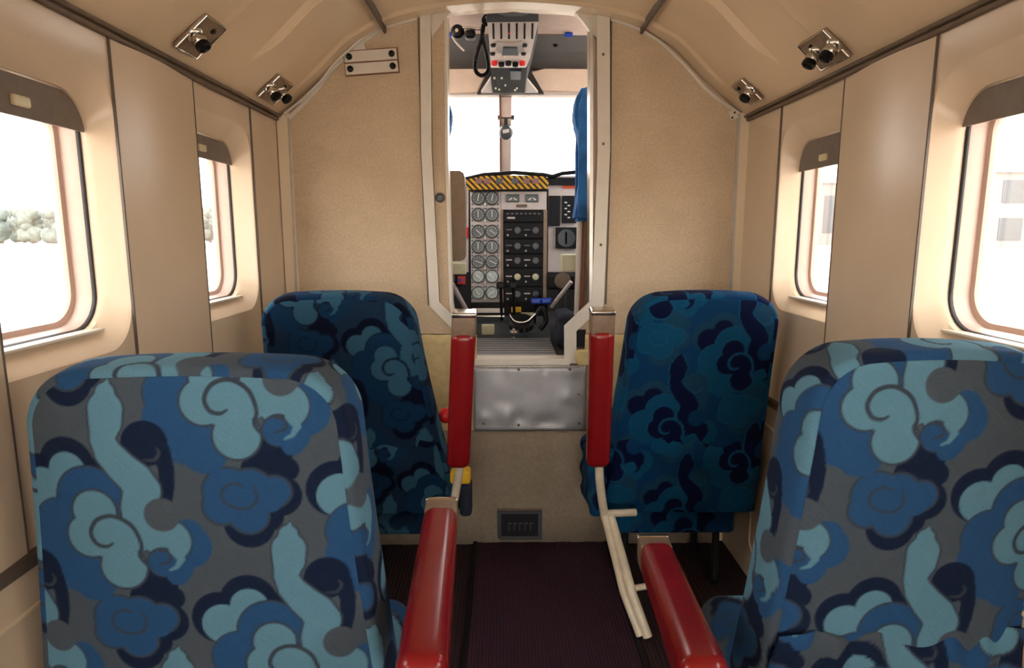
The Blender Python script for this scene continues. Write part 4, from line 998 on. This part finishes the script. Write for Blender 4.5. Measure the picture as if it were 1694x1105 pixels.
# overhead console
def overhead():
    p0 = Vector((0, 2.0, 1.606)); p1 = Vector((0, 2.66, P(847, 154, 2.66).z)); dirn = (p1-p0).normalized(); n = Vector((0, dirn.z, -dirn.y)).normalized()
    if n.z > 0: n = -n
    def Q(px, py, lift=0): return PP(px, py, p0+n*lift, n)
    t = thing('overhead_console', 'overhead console of circuit breakers and gauges on the cockpit ceiling', 'console', (P(848, 80, 2.2).x, 2.2, 1.50))
    def slab(px, th, m, name, parent=t, lift=0):
        b = NB(); prism(b, [Q(x, y, lift) for x, y in px], -n*th); return obj(name, b, M[m], parent)
    slab([(805,18),(891,18),(889,60),(880,100),(872,130),(868,155),(815,155),(812,100),(808,60)], .02, 'bezel', 'housing')
    tb = slab([(808,16),(890,16),(891,36),(804,37)], .012, 'black', 'top_bezel', lift=.012)
    slab([(823,20),(877,20),(874,24),(862,27),(838,27),(826,24)], .004, 'bglass', 'display', tb, lift=.016)
    bp = slab([(806,37),(891,36),(884,66),(809,67)], .008, 'white', 'breaker_panel', lift=.008)
    random.seed(11)
    for i in range(6):
        for j in range(7):
            x = 816+i*13+(j/7)*(-.8*(i-2.5)*.35); y = 39+j*3.7
            c = Q(x, y, .008); b = NB(); lathe(b, c, n, [(.0033, 0), (.0033, .005), (.002, .006), (0, .006)], 8)
            obj('circuit_breaker', b, M['redp'] if (i == 2 and j == 4) else M['black'], bp)
    mp = slab([(809,67),(884,66),(877,96),(870,112),(812,112)], .008, 'white', 'gauge_panel', lift=.006)
    slab([(823,70),(836,72),(852,72),(863,70),(868,82),(862,88),(826,88),(820,82)], .006, 'pgrey', 'lamp_housing', mp, lift=.012)
    slab([(832,80),(856,80),(858,92),(830,92)], .004, 'dial', 'display', mp, lift=.017)
    for x, y in ((816,74),(868,74),(815,88),(866,88)):
        b = NB(); lathe(b, Q(x, y, .008), n, [(.009, 0), (.008, .006), (0, .007)], 14); obj('knob', b, M['black'], mp, smooth=50)
    for i in range(5):
        b = NB(); lathe(b, Q(818+i*11.5, 102+(i % 2)*2, .006), n, [(.011, 0), (.010, .012), (.004, .014), (0, .014)], 16); obj('knob', b, M['redp'] if i in (0, 4) else M['black'], mp, smooth=50)
        b = NB(); c = Q(818+i*11.5, 109, .012); obox(b, c, (.009, 0, 0), dirn*.0025, n*.002); obj('label_strip', b, M['white'], mp)
        b = NB(); c = Q(818+i*11.5, 95, .012); obox(b, c, (.009, 0, 0), dirn*.002, n*.002); obj('label_strip', b, M['white'], mp)
    lp = slab([(812,112),(872,112),(868,154),(815,154)], .008, 'blackm', 'lower_panel', lift=.004)
    slab([(844,118),(862,118),(861,132),(845,132)], .003, 'bglass', 'display', lp, lift=.007)
    for x, y in ((818,128),(830,128),(820,145),(826,147),(855,145),(852,148),(836,140)):
        b = NB(); lathe(b, Q(x, y, .004), n, [(.004, 0), (.003, .006), (0, .006)], 8); obj('toggle_switch', b, M['cream'], lp)
    b = NB(); prism(b, [P(x, y, 2.70) for x, y in [(800,92),(884,92),(880,120),(900,155),(789,155),(806,120)]], (0, .02, 0)); obj('mounting_plate', b, M['dgrey'], t)
    for s in ((812,130,796,154),(870,130,890,154)):
        b = NB(); prism(b, [Q(s[0], s[1]), Q(s[2], s[3]), Q(s[0]+(3 if s[0] < 840 else -3), 154)], -n*.01); obj('gusset', b, M['pgrey'], t)
    b = NB(); tube(b, smoothpath([P(x, y, 2.06) for x, y in [(812,22),(802,26),(798,34),(802,40),(808,36)]]), .003, 6); obj('wire', b, M['black'], t, smooth=60)
overhead()
def headset():
    Y = 2.10; t = thing('headset', 'black headset with a coiled lead hanging left of the overhead console', 'headset', tuple(P(775, 60, Y)))
    c = P(757, 52, Y)
    b = NB(); lathe(b, c+Vector((0, .012, 0)), (0, -1, .1), [(.0, -.01), (.016, -.008), (.021, 0), (.021, .012), (.015, .02), (.006, .022), (0, .022)], 22); obj('ear_cup', b, M['black'], t, smooth=50)
    b = NB(); lathe(b, c+Vector((-.002, -.011, .0)), (0, -1, 0), [(.005, -.002), (.005, .002), (0, .002)], 12); obj('cup_badge', b, M['cream'], t)
    b = NB(); rbox(b, P(778, 58, Y), (.017, .02, .013), .010, .01); obj('ear_cup', b, M['black'], t, smooth=180)
    b = NB(); tube(b, smoothpath([P(x, y, Y) for x, y in [(762,46),(775,46),(790,48),(800,44),(806,38)]]), .004, 8); tube(b, [P(788, 47, Y), P(802, 52, Y)], .003, 6); obj('headband', b, M['chrome'], t, smooth=60)
    b = NB(); tube(b, smoothpath([P(x, y, Y) for x, y in [(748,60),(753,68),(760,76),(768,84)]]), .003, 8); obj('boom', b, M['pgrey'], t, smooth=60)
    path = smoothpath([P(x, y, Y-.01) for x, y in [(800,40),(797,62),(790,85),(786,105),(788,119),(797,125),(806,120),(808,106),(804,85),(799,64),(798,50)]], 14)
    b = NB(); tube(b, path, [.0055+.0018*(i % 2) for i in range(len(path))], 8); obj('coiled_lead', b, M['black'], t, smooth=None)
    b = NB(); rbox(b, P(803, 32, Y), (.007, .006, .020), .004, .01); obj('hook', b, M['black'], t, smooth=180)
headset()
def rods():
    t = thing('curtain_rod', 'thin rod with blue ends across the cockpit ceiling', 'rod', tuple(P(847, 57, 2.24)))
    b = NB(); tube(b, [P(735, 57, 2.24), P(940, 57, 2.24)], .0022, 8); obj('rod', b, M['steel'], t, smooth=60)
    for x0, x1 in ((730, 752), (934, 947)):
        b = NB(); tube(b, [P(x0, 57.5, 2.24), P(x1, 57.5, 2.24)], .0075, 10); obj('end_sleeve', b, M['blue'], t, smooth=60)
    c = P(919, 70, 2.40); b = NB(); lathe(b, c, (0, -.6, -1), [(.008, -.03), (.010, -.01), (.009, .014), (0, .018)], 14); tag(obj('reading_lamp', b, M['black'], smooth=50), 'small black lamp on the dark cockpit roof, right of the console', 'lamp')
    c = P(837, 219, 2.90); t = thing('standby_compass', 'round black compass hanging on the windscreen centre post', 'compass', tuple(c))
    b = NB(); lathe(b, c, (0, -1, 0), [(.0, -.03), (.022, -.025), (.031, -.01), (.032, .012), (.024, .022), (.02, .018), (0, .018)], 26); obj('bowl', b, M['bezel'], t, smooth=50)
    b = NB(); obox(b, c+Vector((0, -.02, .002)), (.014, 0, .003), (0, .002, 0), (-.001, 0, .007)); obj('card_window', b, M['pgrey'], t)
    b = NB(); a = P(823, 191, 2.90); e = P(851, 197, 2.90); box(b, (a.x, 2.885, e.z), (e.x, 2.93, a.z), .003); box(b, (c.x-.008, 2.89, c.z+.028), (c.x+.008, 2.91, e.z)); obj('bracket', b, M['dgrey'], t)
    b = NB(); a = P(829, 163, 2.86); e = P(845, 178, 2.86); box(b, (a.x, 2.85, e.z), (e.x, 2.865, a.z), .002); tag(obj('compass_card', b, M['tanv']), 'small brown and white card above the compass on the windscreen post', 'card')
rods()
